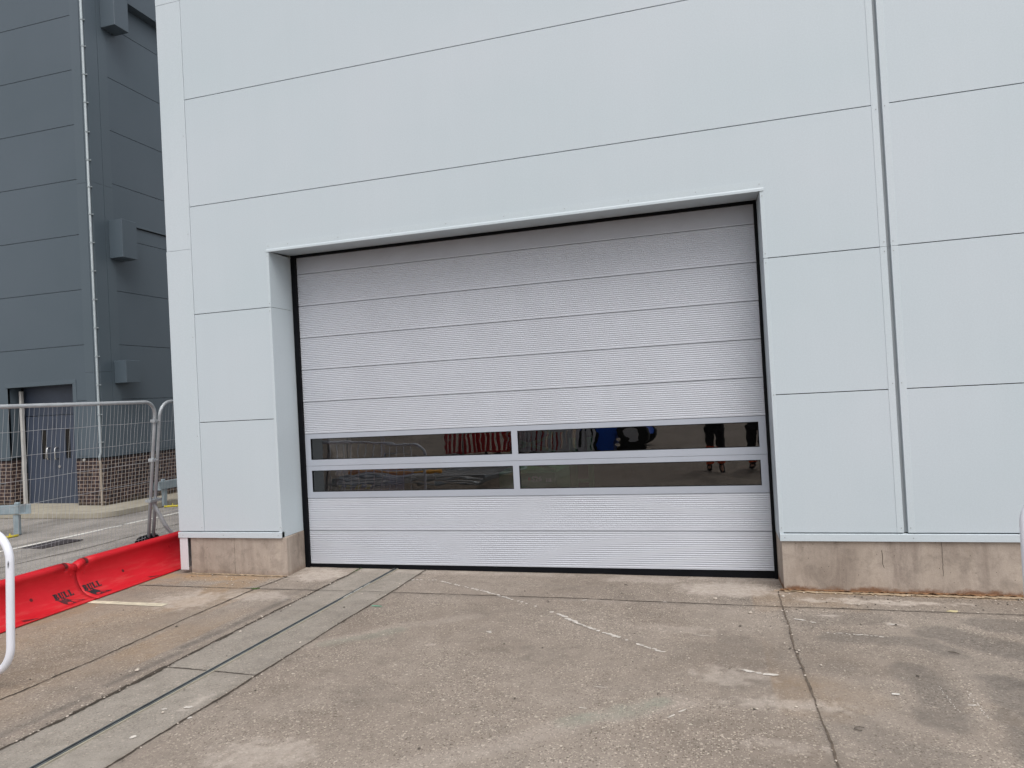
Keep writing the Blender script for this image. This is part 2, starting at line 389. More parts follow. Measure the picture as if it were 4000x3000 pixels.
# ------------------------------------------------------------------ ground sheet with painted wear
def fbm(X, Y, scale, octaves=4, seed=0):
    r = np.random.default_rng(seed); out = np.zeros_like(X); amp = 1.0; tot = 0
    for o in range(octaves):
        g = r.random((256, 256)); u = (X * scale + 37.3 * o) % 255; v = (Y * scale + 91.7 * o) % 255
        i = np.floor(u).astype(int); j = np.floor(v).astype(int); fu = u - i; fv = v - j
        fu = fu * fu * (3 - 2 * fu); fv = fv * fv * (3 - 2 * fv)
        a = g[i, j] * (1 - fu) + g[i + 1, j] * fu; c_ = g[i, j + 1] * (1 - fu) + g[i + 1, j + 1] * fu
        out += amp * (a * (1 - fv) + c_ * fv); tot += amp; amp *= 0.55; scale *= 2.03
    return out / tot

def seg_dist(X, Y, pts):
    d = np.full_like(X, 1e9)
    for (x0, y0), (x1, y1) in zip(pts[:-1], pts[1:]):
        L = (x1 - x0) ** 2 + (y1 - y0) ** 2 + 1e-9
        t = np.clip(((X - x0) * (x1 - x0) + (Y - y0) * (y1 - y0)) / L, 0, 1)
        d = np.minimum(d, np.hypot(X - x0 - t * (x1 - x0), Y - y0 - t * (y1 - y0)))
    return d

def soft(d, wd, e): return np.clip(1 - (d - wd) / e, 0, 1)

def gz_lin(x, y):
    return -0.48 - 0.006 * x - 0.02 * y

def make_ground():
    xs = np.concatenate([[-160, -80, -40, -25, -16, -12, -10], np.arange(-9, -2.2, 0.08), np.arange(-2.2, 7.0, 0.02), np.arange(7.0, 9, 0.1), [10, 14, 25, 50, 90, 160]])
    ys = np.concatenate([[-160, -80, -50, -35, -25, -18, -14, -11, -9, -8, -7, -6.5, -6], np.arange(-5.6, -4, 0.08), np.arange(-4.0, 0.62, 0.02), np.arange(0.62, 8, 0.1), [9, 12, 16, 25, 50, 90, 160]])
    X, Y = np.meshgrid(xs, ys, indexing='ij'); Z = gz_lin(X, Y)
    near = (np.abs(X) < 20) & (np.abs(Y) < 20)
    Z = Z + np.where(near, (fbm(X, Y, 1.2, 3, 5) - 0.5) * 0.004 + (fbm(X, Y, 9, 2, 6) - 0.5) * 0.002, 0)
    Z = Z - np.where(Y < -4.2, 0.02 * (-4.2 - Y), 0)
    nx, ny = X.shape
    co = np.stack([X, Y, Z], -1).reshape(-1, 3)
    idx = np.arange(nx * ny).reshape(nx, ny)
    q = np.stack([idx[:-1, :-1], idx[1:, :-1], idx[1:, 1:], idx[:-1, 1:]], -1).reshape(-1, 4)
    me = bpy.data.meshes.new('ground'); me.vertices.add(len(co)); me.vertices.foreach_set('co', co.ravel())
    me.loops.add(q.size); me.loops.foreach_set('vertex_index', q.ravel().astype(np.int32))
    me.polygons.add(len(q)); me.polygons.foreach_set('loop_start', np.arange(0, q.size, 4, dtype=np.int32)); me.polygons.foreach_set('loop_total', np.full(len(q), 4, dtype=np.int32))
    me.update(); me.validate()
    n1 = fbm(X, Y, 2.2, 5, 1); n2 = fbm(X, Y, 6.0, 5, 2); n3 = fbm(X, Y, 22.0, 4, 3); n4 = fbm(X, Y, 1.0, 4, 4)
    jx = (n2 - 0.5) * 0.12; jy = (fbm(X, Y, 6.0, 4, 9) - 0.5) * 0.12
    XX, YY = X + jx, Y + jy
    R = np.zeros_like(X); G = np.zeros_like(X); B = np.zeros_like(X); band = np.zeros_like(X); green = np.zeros_like(X)
    # rubber marks beside the drain band
    for pts, wd, s in (([(0.45, -2.80), (0.475, -2.2)], 0.016, .7), ([(0.42, -2.1), (0.46, -1.67), (0.45, -0.8)], 0.02, .8), ([(0.43, -3.6), (0.47, -3.0)], 0.02, .65), ([(0.40, -0.9), (0.43, -0.3)], 0.012, .35)):
        R = np.maximum(R, s * soft(seg_dist(X + jx * .12, Y, pts), wd, 0.035) * np.clip(n2 * 1.6 + .1, 0, 1))
    # damp, dark patches on the right
    for pts, wd, s in (([(5.05, -1.16), (5.35, -1.18), (5.62, -1.2), (5.74, -1.36)], 0.07, .55), ([(5.42, -1.72), (5.46, -2.1), (5.40, -2.42)], 0.10, .55), ([(5.8, -1.0), (6.1, -1.25), (6.4, -1.5)], 0.12, .6),
                       ([(5.86, -1.85), (5.80, -2.3), (5.70, -2.7)], 0.10, .6), ([(6.2, -0.75), (6.9, -0.9)], 0.14, .55), ([(4.95, -2.5), (5.15, -2.9)], 0.09, .3), ([(4.4, -1.8), (4.6, -1.6)], 0.1, .25), ([(4.95, -0.8), (5.4, -.7)], 0.12, .3),
                       ([(5.5, -3.2), (6.3, -2.7)], 0.14, .4), ([(4.9, -3.3), (5.2, -2.8)], 0.12, .3)):
        R = np.maximum(R, s * soft(seg_dist(XX, YY, pts), wd, 0.06))
    R = np.maximum(R, 0.30 * np.clip((n4 - 0.58) * 6, 0, 1) * (X > 4.3))
    R = np.maximum(R, 0.22 * np.clip((n1 - 0.62) * 7, 0, 1))
    # rust washed from the left plinth, and along the right one
    G = np.maximum(G, 0.95 * soft(np.abs(Y + 0.13 + jy * .6), 0.05, 0.16) * ((X > -2.4) & (X < -0.2)) * np.clip(n2 * 2.2 - .45, 0, 1))
    G = np.maximum(G, 0.5 * np.clip((n1 - 0.5) * 5, 0, 1) * (X < -0.1) * (X > -2.5) * (Y < 0.2))
    G = np.maximum(G, 0.35 * (X < 0.35) * (X > -2.6) * (Y < -.5) * np.clip(n4 * 2 - .6, 0, 1))
    G = np.maximum(G, 0.85 * soft(np.abs(Y + 0.02 + jy * .3), 0.02, 0.06) * (X > 4.8) * np.clip(n2 * 2.4 - .4, 0, 1))
    G = np.maximum(G, 0.28 * np.clip((n4 - .5) * 5, 0, 1) * (X > 4.6) * (Y > -2.6))
    # pale cement dust
    def patch(cx, cy, rx, ry, s, rag=0.25):
        nonlocal B
        d = np.hypot((XX - cx) / rx, (YY - cy) / ry) + (n3 - .5) * rag * 3
        B = np.maximum(B, s * np.clip((1.1 - d) * 2.2, 0, 1))
    patch(0.25, 0.10, 0.32, 0.30, .85); patch(-0.55, -0.95, 0.38, 0.28, .62, .6); patch(0.05, -0.75, 0.4, 0.16, .5, .6); patch(4.4, 0.0, 0.45, 0.26, .8); patch(3.6, 0.25, 0.5, 0.12, .5)
    patch(5.6, -0.25, 0.55, 0.08, .85, .5); patch(5.1, -0.28, 0.12, 0.05, .8, .5); patch(5.55, -0.84, 0.09, 0.03, .8, .6); patch(5.1, -0.68, 0.07, 0.03, .7)
    patch(4.35, -1.98, 0.25, 0.14, .45, .7); patch(4.62, -2.36, 0.32, 0.09, .5, .6); patch(2.05, -3.42, 0.28, 0.17, .5, .6); patch(2.3, -1.75, .05, .04, .5)
    patch(4.6, -2.85, 0.25, 0.06, .35, .7); patch(3.3, -0.5, .3, .05, .25, .6); patch(1.25, -2.9, .06, .12, .5, .7); patch(4.0, -1.15, .25, .1, .35, .6)
    B = np.maximum(B, 0.7 * soft(np.abs(Y - 0.36), 0.03, 0.1) * (X > -0.1) * (X < 4.9) * np.clip(n2 * 2 - .4, 0, 1))
    # wide faint wheel sweep across the front
    sweep = [(2.3, -3.7), (2.92, -3.32), (3.3, -3.02), (3.7, -2.68), (4.1, -2.4)]
    B = np.maximum(B, 0.26 * soft(seg_dist(XX, YY, sweep), 0.05, 0.07))
    B = np.maximum(B, 0.22 * soft(seg_dist(XX, YY, [(1.4, -1.9), (1.8, -1.45), (2.4, -1.05)]), 0.04, 0.06))
    green = np.maximum(green, 0.9 * soft(seg_dist(XX, YY, [(3.5, -2.80), (3.98, -2.46)]), 0.03, 0.06) * np.clip(n2 * 2 - .3, 0, 1))
    green = np.maximum(green, 0.5 * soft(seg_dist(XX, YY, [(1.5, -1.85), (1.9, -1.5)]), 0.03, 0.06))
    # edge of the crack grime
    for xc in (0.59, 1.34):
        R = np.maximum(R, 0.35 * soft(np.abs(X - xc), 0.008, 0.05) * np.clip(n3 * 2 - .3, 0, 1))
    R = np.maximum(R, 0.3 * soft(np.abs(X - 4.80), 0.008, 0.05) * (Y < .1)); R = np.maximum(R, 0.25 * soft(np.abs(Y + 0.49), 0.006, 0.04) * (X > -2))
    band = ((X > 0.59) & (X < 1.34) & (Y < 0.6)).astype(float) * 0.95
    roadz = np.clip((-1.75 - X) / 0.1, 0, 1) * (Y > -7)
    R = np.where(X < -2.0, np.clip((fbm(X * 2.2, Y * .6, 1.3, 4, 12) - .5) * 3.2, 0, .65), R)
    # a darker bitumen band on the road
    def put(name, a, b_, c_):
        at = me.color_attributes.new(name, 'FLOAT_COLOR', 'POINT')
        arr = np.stack([a, b_, c_, np.ones_like(a)], -1).reshape(-1).astype(np.float32); at.data.foreach_set('color', arr)
    put('stain', np.clip(R, 0, 1), np.clip(G, 0, 1), np.clip(B, 0, 1)); put('zone', band, roadz, green)
    me.polygons.foreach_set('use_smooth', np.ones(len(q), dtype=bool))
    o = link('ground', me, M['ground']); tag(o, kind='structure'); return o
ground = make_ground()

def ribbon(name, pts, width, mat, jit=0.003, step=0.02, wvar=0.5, lift=0.0035, seed=1, parent=None, thick=0.0):
    """ragged strip lying on the ground"""
    r = random.Random(seed); P = []
    for (a, b_) in zip(pts[:-1], pts[1:]):
        L = math.hypot(b_[0] - a[0], b_[1] - a[1]); n = max(1, int(L / step))
        for i in range(n): P.append((a[0] + (b_[0] - a[0]) * i / n, a[1] + (b_[1] - a[1]) * i / n))
    P.append(pts[-1]); vs = []; off = 0; wv = 1
    for i, p in enumerate(P):
        a = P[max(0, i - 1)]; b_ = P[min(len(P) - 1, i + 1)]; dx, dy = b_[0] - a[0], b_[1] - a[1]; L = math.hypot(dx, dy) or 1
        nx, ny = -dy / L, dx / L
        off = off * 0.85 + r.gauss(0, jit); wv = wv * 0.75 + 0.25 * max(0.15, 1 + r.gauss(0, wvar))
        wl = width * 0.5 * max(0.15, wv + r.gauss(0, wvar * 0.35)); wr = width * 0.5 * max(0.15, wv + r.gauss(0, wvar * 0.35))
        for s_, ww in ((1, wl), (-1, wr)):
            x = p[0] + nx * (off + s_ * ww); y = p[1] + ny * (off + s_ * ww); vs.append((x, y, gz(x, y) + lift + 0.0005))
    mb = MB(); n = len(P)
    if thick > 0:
        mb.add([(x, y, z + (r.random() * thick if k % 2 else thick * r.uniform(.5, 1))) for k, (x, y, z) in enumerate(vs)], [(2 * i, 2 * i + 2, 2 * i + 3, 2 * i + 1) for i in range(n - 1)])
        mb.add(vs, [(2 * i + 1, 2 * i + 3, 2 * i + 2, 2 * i) for i in range(n - 1)])
    else:
        mb.add(vs, [(2 * i, 2 * i + 2, 2 * i + 3, 2 * i + 1) for i in range(n - 1)])
    return mb.build(name, mat, parent)

# joints and cracks in the slab
ribbon('expansion_joint', [(0.61, -5.2), (0.61, -3.6), (0.60, -2.7), (0.58, -1.9), (0.57, -.2), (0.56, .40)], 0.017, M['crack'], 0.0026, wvar=.8, seed=3, parent=ground)
ribbon('expansion_joint', [(0.61, -3.2), (0.605, -2.75), (0.60, -2.45)], 0.026, M['crack'], 0.003, wvar=.7, seed=4, parent=ground, lift=.0045)
ribbon('expansion_joint', [(0.59, -1.95), (0.585, -1.75)], 0.022, M['crack'], 0.003, wvar=.7, seed=14, parent=ground, lift=.0045)
ribbon('expansion_joint', [(1.34, -5.2), (1.35, -2.5), (1.34, -1.5), (1.35, -.44), (1.33, .42)], 0.012, M['crack'], 0.0018, wvar=.6, seed=5, parent=ground)
ribbon('expansion_joint', [(-.06, -4.2), (-.05, -2.4), (-.10, -1.4), (-.11, -.5), (-.06, -.02)], 0.011, M['crack'], 0.002, wvar=.7, seed=6, parent=ground)
ribbon('expansion_joint', [(4.82, -.02), (4.81, -.5), (4.79, -1.6), (4.80, -2.3), (4.80, -3), (4.81, -4.5)], 0.0095, M['joint'], 0.0013, wvar=.6, seed=7, parent=ground)
ribbon('expansion_joint', [(-1.5, -.53), (-.12, -.51), (.59, -.48)], 0.011, M['crack'], 0.002, wvar=.7, seed=8, parent=ground)
ribbon('expansion_joint', [(.59, -.48), (.98, -.465), (1.34, -.465)], 0.006, M['crack'], 0.001, seed=9, parent=ground)
ribbon('expansion_joint', [(1.34, -.465), (3.0, -.45), (4.81, -.49)], 0.0105, M['crack'], 0.0015, seed=10, parent=ground)
ribbon('expansion_joint', [(4.81, -.49), (6.5, -.48), (8, -.5)], 0.008, M['crack'], 0.0016, wvar=.8, seed=11, parent=ground)
ribbon('expansion_joint', [(.62, -2.465), (1.34, -2.49)], 0.0075, M['crack'], 0.001, seed=12, parent=ground)

# slot drain
dr = empty('slot_drain', (0.98, -2.4, gz(.98, -2.4)))
def on_ground_box(mb, x0, x1, y0, y1, z0, z1, off):
    n = max(1, int((y1 - y0) / 0.5))
    for i in range(n):
        a = y0 + (y1 - y0) * i / n; b_ = y0 + (y1 - y0) * (i + 1) / n - 0.002
        vs = []
        for (x, y) in ((x0, a), (x1, a), (x1, b_), (x0, b_)):
            vs.append((x - off[0], y - off[1], gz(x, y) + z0 - off[2]))
        for (x, y) in ((x0, a), (x1, a), (x1, b_), (x0, b_)):
            vs.append((x - off[0], y - off[1], gz(x, y) + z1 - off[2]))
        mb.add(vs, [(0, 3, 2, 1), (4, 5, 6, 7), (0, 1, 5, 4), (1, 2, 6, 5), (2, 3, 7, 6), (3, 0, 4, 7)])
off = tuple(dr.location)
for x0, x1 in ((0.962, 0.972), (0.988, 0.998)):
    mb = MB(); on_ground_box(mb, x0, x1, -5.2, 0.43, -0.01, 0.011, off); mb.build('edge_rail', M['slotsteel'], dr)
mb = MB(); on_ground_box(mb, 0.972, 0.988, -5.2, 0.43, -0.01, 0.0065, off); mb.build('slot', M['slot'], dr)
mb = MB(); on_ground_box(mb, 0.951, 0.962, -5.2, 0.43, -0.01, 0.0075, off); on_ground_box(mb, 0.998, 1.008, -5.2, 0.43, -0.01, 0.0075, off); mb.build('grout_edge', M['kerb'], dr)
for a, b_ in ((-0.72, -0.56), (-0.53, -0.36), (-0.33, -0.2)):
    mb = MB(); on_ground_box(mb, 0.990, 0.997, a, b_, 0.011, 0.013, off); mb.build('white_mark', M['linewhite'], dr)
tag(dr, 'long dark steel slot drain running through the grey concrete band to the door', 'drain')

# painted marks and scrapes on the yard
def patchlet(name, cx, cy, rx, ry, mat, ang=0, seed=0, parent=None, lift=0.0038, n=11):
    r = random.Random(seed); mb = MB(); vs = []
    for k in range(n):
        a = 2 * math.pi * k / n; q = r.uniform(0.6, 1.15); x = rx * q * math.cos(a); y = ry * q * math.sin(a)
        X = cx + x * math.cos(ang) - y * math.sin(ang); Y = cy + x * math.sin(ang) + y * math.cos(ang)
        vs.append((X, Y, gz(X, Y) + lift))
    mb.add(vs, [tuple(range(n))]); return mb
def merged(mbs):
    o = MB()
    for m_ in mbs: o.add(m_.v, m_.f)
    return o
arc = [(1.37, 0.0), (1.61, 0.01), (1.93, -.16), (2.25, -.34), (2.6, -.58), (2.85, -.75), (3.06, -.92), (3.26, -1.14), (3.44, -1.28), (3.61, -1.41), (3.75, -1.53), (3.96, -1.67)]
bits = []; r_ = random.Random(5)
for i, (a, b_) in enumerate(zip(arc[:-1], arc[1:])):
    L = math.hypot(b_[0] - a[0], b_[1] - a[1]); n = max(2, int(L / 0.035))
    for k in range(n):
        t = k / n; sp_ = (0.35 if i in (4, 5) else 0.9 if i not in (9,) else .5)
        if r_.random() > sp_: continue
        big = 1.7 if i in (6, 7) else 1.25 if i > 7 else 0.9
        bits.append(patchlet('s', a[0] + (b_[0] - a[0]) * t + r_.gauss(0, .006), a[1] + (b_[1] - a[1]) * t + r_.gauss(0, .004), 0.021 * big * r_.uniform(.6, 1.2), 0.011 * big * (1.7 if i < 6 else 1.1) * r_.uniform(.6, 1.2), None, -.3 + r_.gauss(0, .3), seed=k + i * 50, n=7))
merged(bits).build('scrape_marks', M['chalk'], ground)
bits = []
for (cx, cy, rx, ry, an) in ((4.90, -.815, .045, .014, -.3), (4.985, -.865, .025, .012, -.2), (4.47, -1.905, .045, .018, -.4), (4.59, -1.94, .05, .018, 0), (4.53, -1.93, .02, .012, 0), (4.04, -2.61, .007, .035, -.7), (4.09, -2.54, .006, .04, -.7),
                         (2.62, -1.42, .03, .012, .5), (2.64, -1.44, .02, .008, .9), (5.53, -.84, .03, .012, 0), (3.88, -.47, .03, .014, .2), (3.2, -.5, .03, .009, .7), (1.36, -3.12, .02, .014, 0), (1.25, -3.0, .03, .018, .2), (1.22, -3.38, .018, .02, 0), (1.12, -3.05, .02, .01, .4), (3.55, -2.6, .03, .005, -.1), (3.6, -2.3, .05, .004, -.15), (4.2, -1.28, .08, .004, -.1), (5.55, -2.9, .02, .02, 0), (5.6, -2.2, .03, .008, .2)):
    bits.append(patchlet('s', cx, cy, rx, ry, None, an, seed=int(cx * 100)))
for k in range(40):
    t = k / 39 + r_.gauss(0, .006)
    if r_.random() < .25: continue
    bits.append(patchlet('s', 4.80 + .66 * t + r_.gauss(0, .004), -1.07 - .06 * t + r_.gauss(0, .006), .013 * (1.5 if 0.35 < t < .9 else .6) * r_.uniform(.4, 1.2), .005 * (1.6 if .35 < t < .9 else .6), None, r_.gauss(0, .3), seed=900 + k, n=6))
for k in range(16):
    bits.append(patchlet('s', 5.62 + r_.gauss(0, .006), -2.35 + .022 * k, .004, .008, None, 0, seed=1000 + k, n=5)); bits.append(patchlet('s', 5.50 + r_.gauss(0, .006), -2.3 + .022 * k, .003, .007, None, 0, seed=1100 + k, n=5))
merged(bits).build('white_splashes', M['chalk'], ground)
patchlet('s', 1.415, -.905, .07, .016, None, -.02, seed=3).build('green_paint_mark', M['greenpaint'], ground)
patchlet('s', 6.03, -.45, .045, .035, None, 0, seed=8).build('yellow_paint_mark', simple('faded_yellow_paint', (.50, .43, .25), .9), ground)
# cream parking line that comes out from under the red barrier
ribbon('painted_line', [(-1.75, -1.14), (-0.62, -1.14)], 0.085, M['linecream'], 0.0008, wvar=.06, seed=21, parent=ground)
ribbon('painted_line', [(-5.2, -2.5), (-5.16, 2.85)], 0.10, M['linewhite'], 0.0005, wvar=.04, seed=22, parent=ground, step=.1)
ribbon('painted_line', [(-5.18, 2.96), (-5.22, 9)], 0.10, M['linewhite'], 0.0005, wvar=.04, seed=23, parent=ground, step=.1)
ribbon('painted_line', [(-3.65, -1.2), (-3.5, -.62)], 0.09, M['linewhite'], 0.0005, wvar=.04, seed=24, parent=ground, step=.1)
ribbon('tar_seam', [(-4.2, -2), (-4.0, 1.2), (-4.15, 2.6), (-4.3, 6)], 0.02, M['crack'], 0.004, wvar=.5, seed=25, parent=ground, step=.05)

# drain cover on the road
dc = empty('drain_cover', (-4.85, 1.33, gz(-4.85, 1.33) + 0.004))
mb = MB(); mb.prism([(-.24, -.27), (.16, -.27), (.25, .3), (-.2, .3)], 0.0, 0.012, 'z'); mb.build('frame', M['ironcover'], dc, bevel=.002)
mb = MB()
for k in range(9): mb.box(-.18 + .01 * k, .12 + .01 * k, -.23 + k * .055, -.20 + k * .055, .012, .018)
mb.build('grate', M['ironcover'], dc)
tag(dc, 'dark cast iron drain cover in the road beside the white line', 'drain cover')

# loose grit and individually visible stones
def pebble(mb, x, y, s, r, flat=.6, mi=0):
    n = 6; vs = []
    for ring, (h, q) in enumerate(((0, .85), (.5, 1.0), (1.0, .55))):
        for k in range(n):
            a = 2 * math.pi * k / n + ring * .4; rr = s * q * r.uniform(.7, 1.2)
            vs.append((x + rr * math.cos(a), y + rr * math.sin(a), h * s * flat * r.uniform(.8, 1.2)))
    fs = [(k, (k + 1) % n, n + (k + 1) % n, n + k) for k in range(n)] + [(n + k, n + (k + 1) % n, 2 * n + (k + 1) % n, 2 * n + k) for k in range(n)] + [tuple(2 * n + k for k in range(n))]
    mb.add(vs, fs, mi)
r_ = random.Random(9); mb = MB()
for k in range(620):
    z = r_.random()
    if z < .3: x, y = r_.choice((.60, .60, 1.345, 4.80)) + r_.gauss(0, .025), r_.uniform(-4, .3)
    elif z < .55: x, y = r_.uniform(4.9, 7.2), -abs(r_.gauss(.0, .28)) - .02
    elif z < .65: x, y = r_.uniform(-1.2, 0.2), -abs(r_.gauss(0, .2)) - .03
    else: x, y = r_.uniform(-1.3, 7), r_.uniform(-4.2, -.1)
    n0 = len(mb.v); pebble(mb, x, y, abs(r_.gauss(.0035, .0022)) + .0018, r_, mi=0 if r_.random() < .7 else 1)
    zz = gz(x, y) + .004
    for i in range(n0, len(mb.v)): mb.v[i] = (mb.v[i][0], mb.v[i][1], mb.v[i][2] + zz)
g_ = mb.build('loose_grit', [M['stone_w'], M['stone_d']]); tag(g_, 'fine loose grit scattered over the yard slab', 'grit', kind='stuff')
for i, (x, y, s, mk, lab) in enumerate((
    (.45, -2.56, .017, 'stone_w', 'pale stone on the slab beside the dark tyre mark, left of the slot drain'),
    (-.01, -1.68, .012, 'stone_d', 'small dark stone near the slab joint in front of the red barrier'),
    (4.55, -.69, .018, 'stone_w', 'flat white stone chip left of the right slab joint'),
    (4.29, -.33, .018, 'stone_w', 'flat pale flake near the right end of the roller door'),
    (4.84, -.19, .016, 'stone_w', 'pale stone at the foot of the right plinth corner'),
    (5.39, -.37, .017, 'stone_w', 'pale stone lying in the dust in front of the right plinth'),
    (4.91, -1.74, .009, 'stone_w', 'tiny white pebble right of the right slab joint'),
    (6.62, -.28, .035, 'stone_w', 'broken mortar lump by the right plinth near the white tube'),
    (4.58, -1.12, .009, 'stone_w', 'small cream pebble left of the right slab joint among rusty stains'),
    (4.46, -1.03, .011, 'stone_d', 'small dark chip beside the cream pebble left of the joint'))):
    mb = MB(); pebble(mb, 0, 0, s, random.Random(40 + i), .7 if s < .03 else .45); o = mb.build('stone', M[mk]); o.location = (x, y, gz(x, y) + .003); tag(o, lab, 'stone', 'stones lying on the yard')
for (x, y, L, a, lab) in ((5.75, -1.4, .07, -.5, 'short dark twig on the damp patch to the right'), (3.95, -2.35, .03, 1.2, 'curled brown leaf scrap on the slab left of the right joint'), (2.9, -.6, .05, -1.0, 'thin dark twig near the broken white scrape line'), (3.5, .02, .05, -.6, 'thin dark twig close to the door sill')):
    mb = MB(); mb.tube([(-L / 2, 0, .004), (0, .004, .007), (L / 2, -.002, .004)], [.002, .004, .0015], 5); o = mb.build('twig', M['stone_d']); o.location = (x, y, gz(x, y) + .004); o.rotation_euler = (0, 0, a); tag(o, lab, 'twig', 'twigs on the yard')
mb = MB(); mb.box(-.02, .02, -.004, .004, 0, .006); o = mb.build('cigarette_end', M['linewhite'], bevel=.001); o.location = (5.24, -2.13, gz(5.24, -2.13) + .005); tag(o, 'white cigarette end lying on the slab right of the joint', 'cigarette end')
mb = MB(); pts = [(0.03 * math.cos(a), .018 * math.sin(a), .004) for a in [x * .3 for x in range(3, 17)]]; mb.tube(pts, .0025, 5); o = mb.build('bent_wire', M['stone_d']); o.location = (4.97, -2.6, gz(4.97, -2.6) + .004); tag(o, 'small bent brown wire hook lying right of the right slab joint', 'wire')
# moss in the joint crossing
r_ = random.Random(3); mb = MB()
for k in range(60):
    x, y = -.11 + r_.gauss(0, .02), -.51 + r_.gauss(0, .012); n0 = len(mb.v); pebble(mb, x, y, .006 * r_.uniform(.5, 1.2), r_); z = gz(x, y) + .003
    for i in range(n0, len(mb.v)): mb.v[i] = (mb.v[i][0], mb.v[i][1], mb.v[i][2] + z)
for k in range(30):
    x, y = .565 + r_.gauss(0, .008), .33 + r_.gauss(0, .05); n0 = len(mb.v); pebble(mb, x, y, .005, r_); z = gz(x, y) + .003
    for i in range(n0, len(mb.v)): mb.v[i] = (mb.v[i][0], mb.v[i][1], mb.v[i][2] + z)
tag(mb.build('moss', M['moss']), 'small green moss tufts in the slab joint crossing', 'moss', kind='stuff')

# ------------------------------------------------------------------ MAIN BUILDING
XL, XR = -0.121, 4.861            # opening
XC, XO = -1.105, -1.438           # panel start, outer corner
XG, GA, GB, XH = 5.786, 5.836, 5.868, 5.92
HP = 1.2; TOP = 9.6; XE = 16.0; YB = 9.0; DY = 0.4284
J = 0.0035
bld = empty('clad_building', (XO, 0, gz(XO, 0)))
bo = bld.location.copy()
def part(mb, name, mat, parent=None, **k):
    p = parent or bld; org = Vector((0, 0, 0)); q = p
    while q is not None: org += q.location; q = q.parent
    mb.v = [(x - org.x, y - org.y, z - org.z) for (x, y, z) in mb.v]
    return mb.build(name, mat, p, **k)
# backing so every joint is dark
mb = MB()
mb.box(XO + .02, XL - .006, .045, .30, -.07, 3.0)
mb.box(XR + .006, XE, .045, .30, -.07, 3.0)
mb.box(XO + .02, XE, .045, .30, 3.06, TOP)
part(mb, 'joint_backing', M['gap'])
rows = [(k * HP, (k + 1) * HP) for k in range(8)]
for k, (a, b_) in enumerate(rows):
    z0, z1 = a + J, b_ - J
    if k == 0: z0 = 0.0
    # left of the seam strip
    if k < 2:
        mb = MB(); mb.box(XC + .003, XL - .001, 0, .045, z0, z1); part(mb, 'wall_panel', M['clad'], bevel=.0015)
        mb = MB(); mb.box(XR + .001, XG, 0, .045, z0, z1); part(mb, 'wall_panel', M['clad'], bevel=.0015)
    elif k == 2:
        mb = MB(); mb.prism([(XC + .003, z0), (XL - .001, z0), (XL - .001, 2.996), (XR + .001, 2.996), (XR + .001, z0), (XG, z0), (XG, z1), (XC + .003, z1)], 0, .045); part(mb, 'wall_panel', M['clad'], bevel=.0015)
    else:
        mb = MB(); mb.box(XC + .003, XG, 0, .045, z0, z1); part(mb, 'wall_panel', M['clad'], bevel=.0015)
    mb = MB(); mb.box(XH, XE, 0, .045, z0, z1); part(mb, 'wall_panel', M['clad'], bevel=.0015)
# seam strips (cover flashings) each side of the vertical recess, in storey lengths, and the recess itself
for k in range(4):
    a, b_ = k * 2.4, (k + 1) * 2.4
    mb = MB(); mb.box(XG - .002, GA, -.003, .05, a + (.001 if k else 0), b_ - .001); part(mb, 'cover_strip', M['flash'], bevel=.0015)
    mb = MB(); mb.box(GB, XH + .002, -.003, .05, a + (.001 if k else 0), b_ - .001); part(mb, 'cover_strip', M['flash'], bevel=.0015)
    mb = MB(); mb.box(GA, GB, .034, .05, a + .0, b_ - .0015); part(mb, 'recess_strip', M['recess'])
# corner flashing in lengths, wraps to the side
for a, b_, dx in ((0.0, 3.13, 0), (3.132, 5.92, .006), (5.922, 9.6, .003)):
    mb = MB(); mb.box(XO + dx, XC - .001, -.003, .30, a, b_); part(mb, 'corner_flashing', M['sheet_white'] if False else M['flash'], bevel=.002)
# bottom drip trim
for x0, x1 in ((XO - .006, XL + .0), (XR - .0, XE)):
    mb = MB(); mb.prism([(-.014, -.073), (-.014, -.012), (-.006, -.010), (.044, -.010), (.044, -.073)], x0, x1, 'x'); part(mb, 'drip_trim', M['flash'], bevel=.0015)
# thin end return at the corner: sheet leg that hangs to the ground
mb = MB(); mb.box(XO, XO + .104, -.002, .006, -.43, -.0735); mb.box(XO, XO + .003, .006, .30, -.43, -.0735); part(mb, 'corner_leg', M['sheet_white'], bevel=.001)
# reveal linings
for sx, x in ((1, XL), (-1, XR)):
    for a, b_ in ((-.07, 2.398), (2.402, 2.997)):
        mb = MB(); mb.box(min(x, x - sx * .004), max(x, x - sx * .004), .002, DY - .012, a, b_); part(mb, 'reveal_lining', M['clad'])
    for a, b_ in ((-.010, 2.398), (2.402, 2.997)):
        mb = MB(); xa, xb = (x - .034, x) if sx == 1 else (x, x + .034); mb.box(xa, xb, -.0028, .002, a, b_); part(mb, 'jamb_flashing', M['flash'], bevel=.001)
mb = MB(); mb.prism([(.002, 2.997), (DY - .012, 3.022), (DY - .012, 3.027), (.002, 3.002)], XL, XR, 'x'); part(mb, 'soffit', M['clad'])
# lintel flashing with a turned-out lip
mb = MB(); mb.prism([(-.004, 3.088), (-.004, 3.024), (-.009, 3.014), (-.009, 2.993), (-.007, 2.993), (-.001, 3.003), (-.001, 3.088)], XL - .028, XR + .034, 'x'); part(mb, 'lintel_flashing', M['flash'])
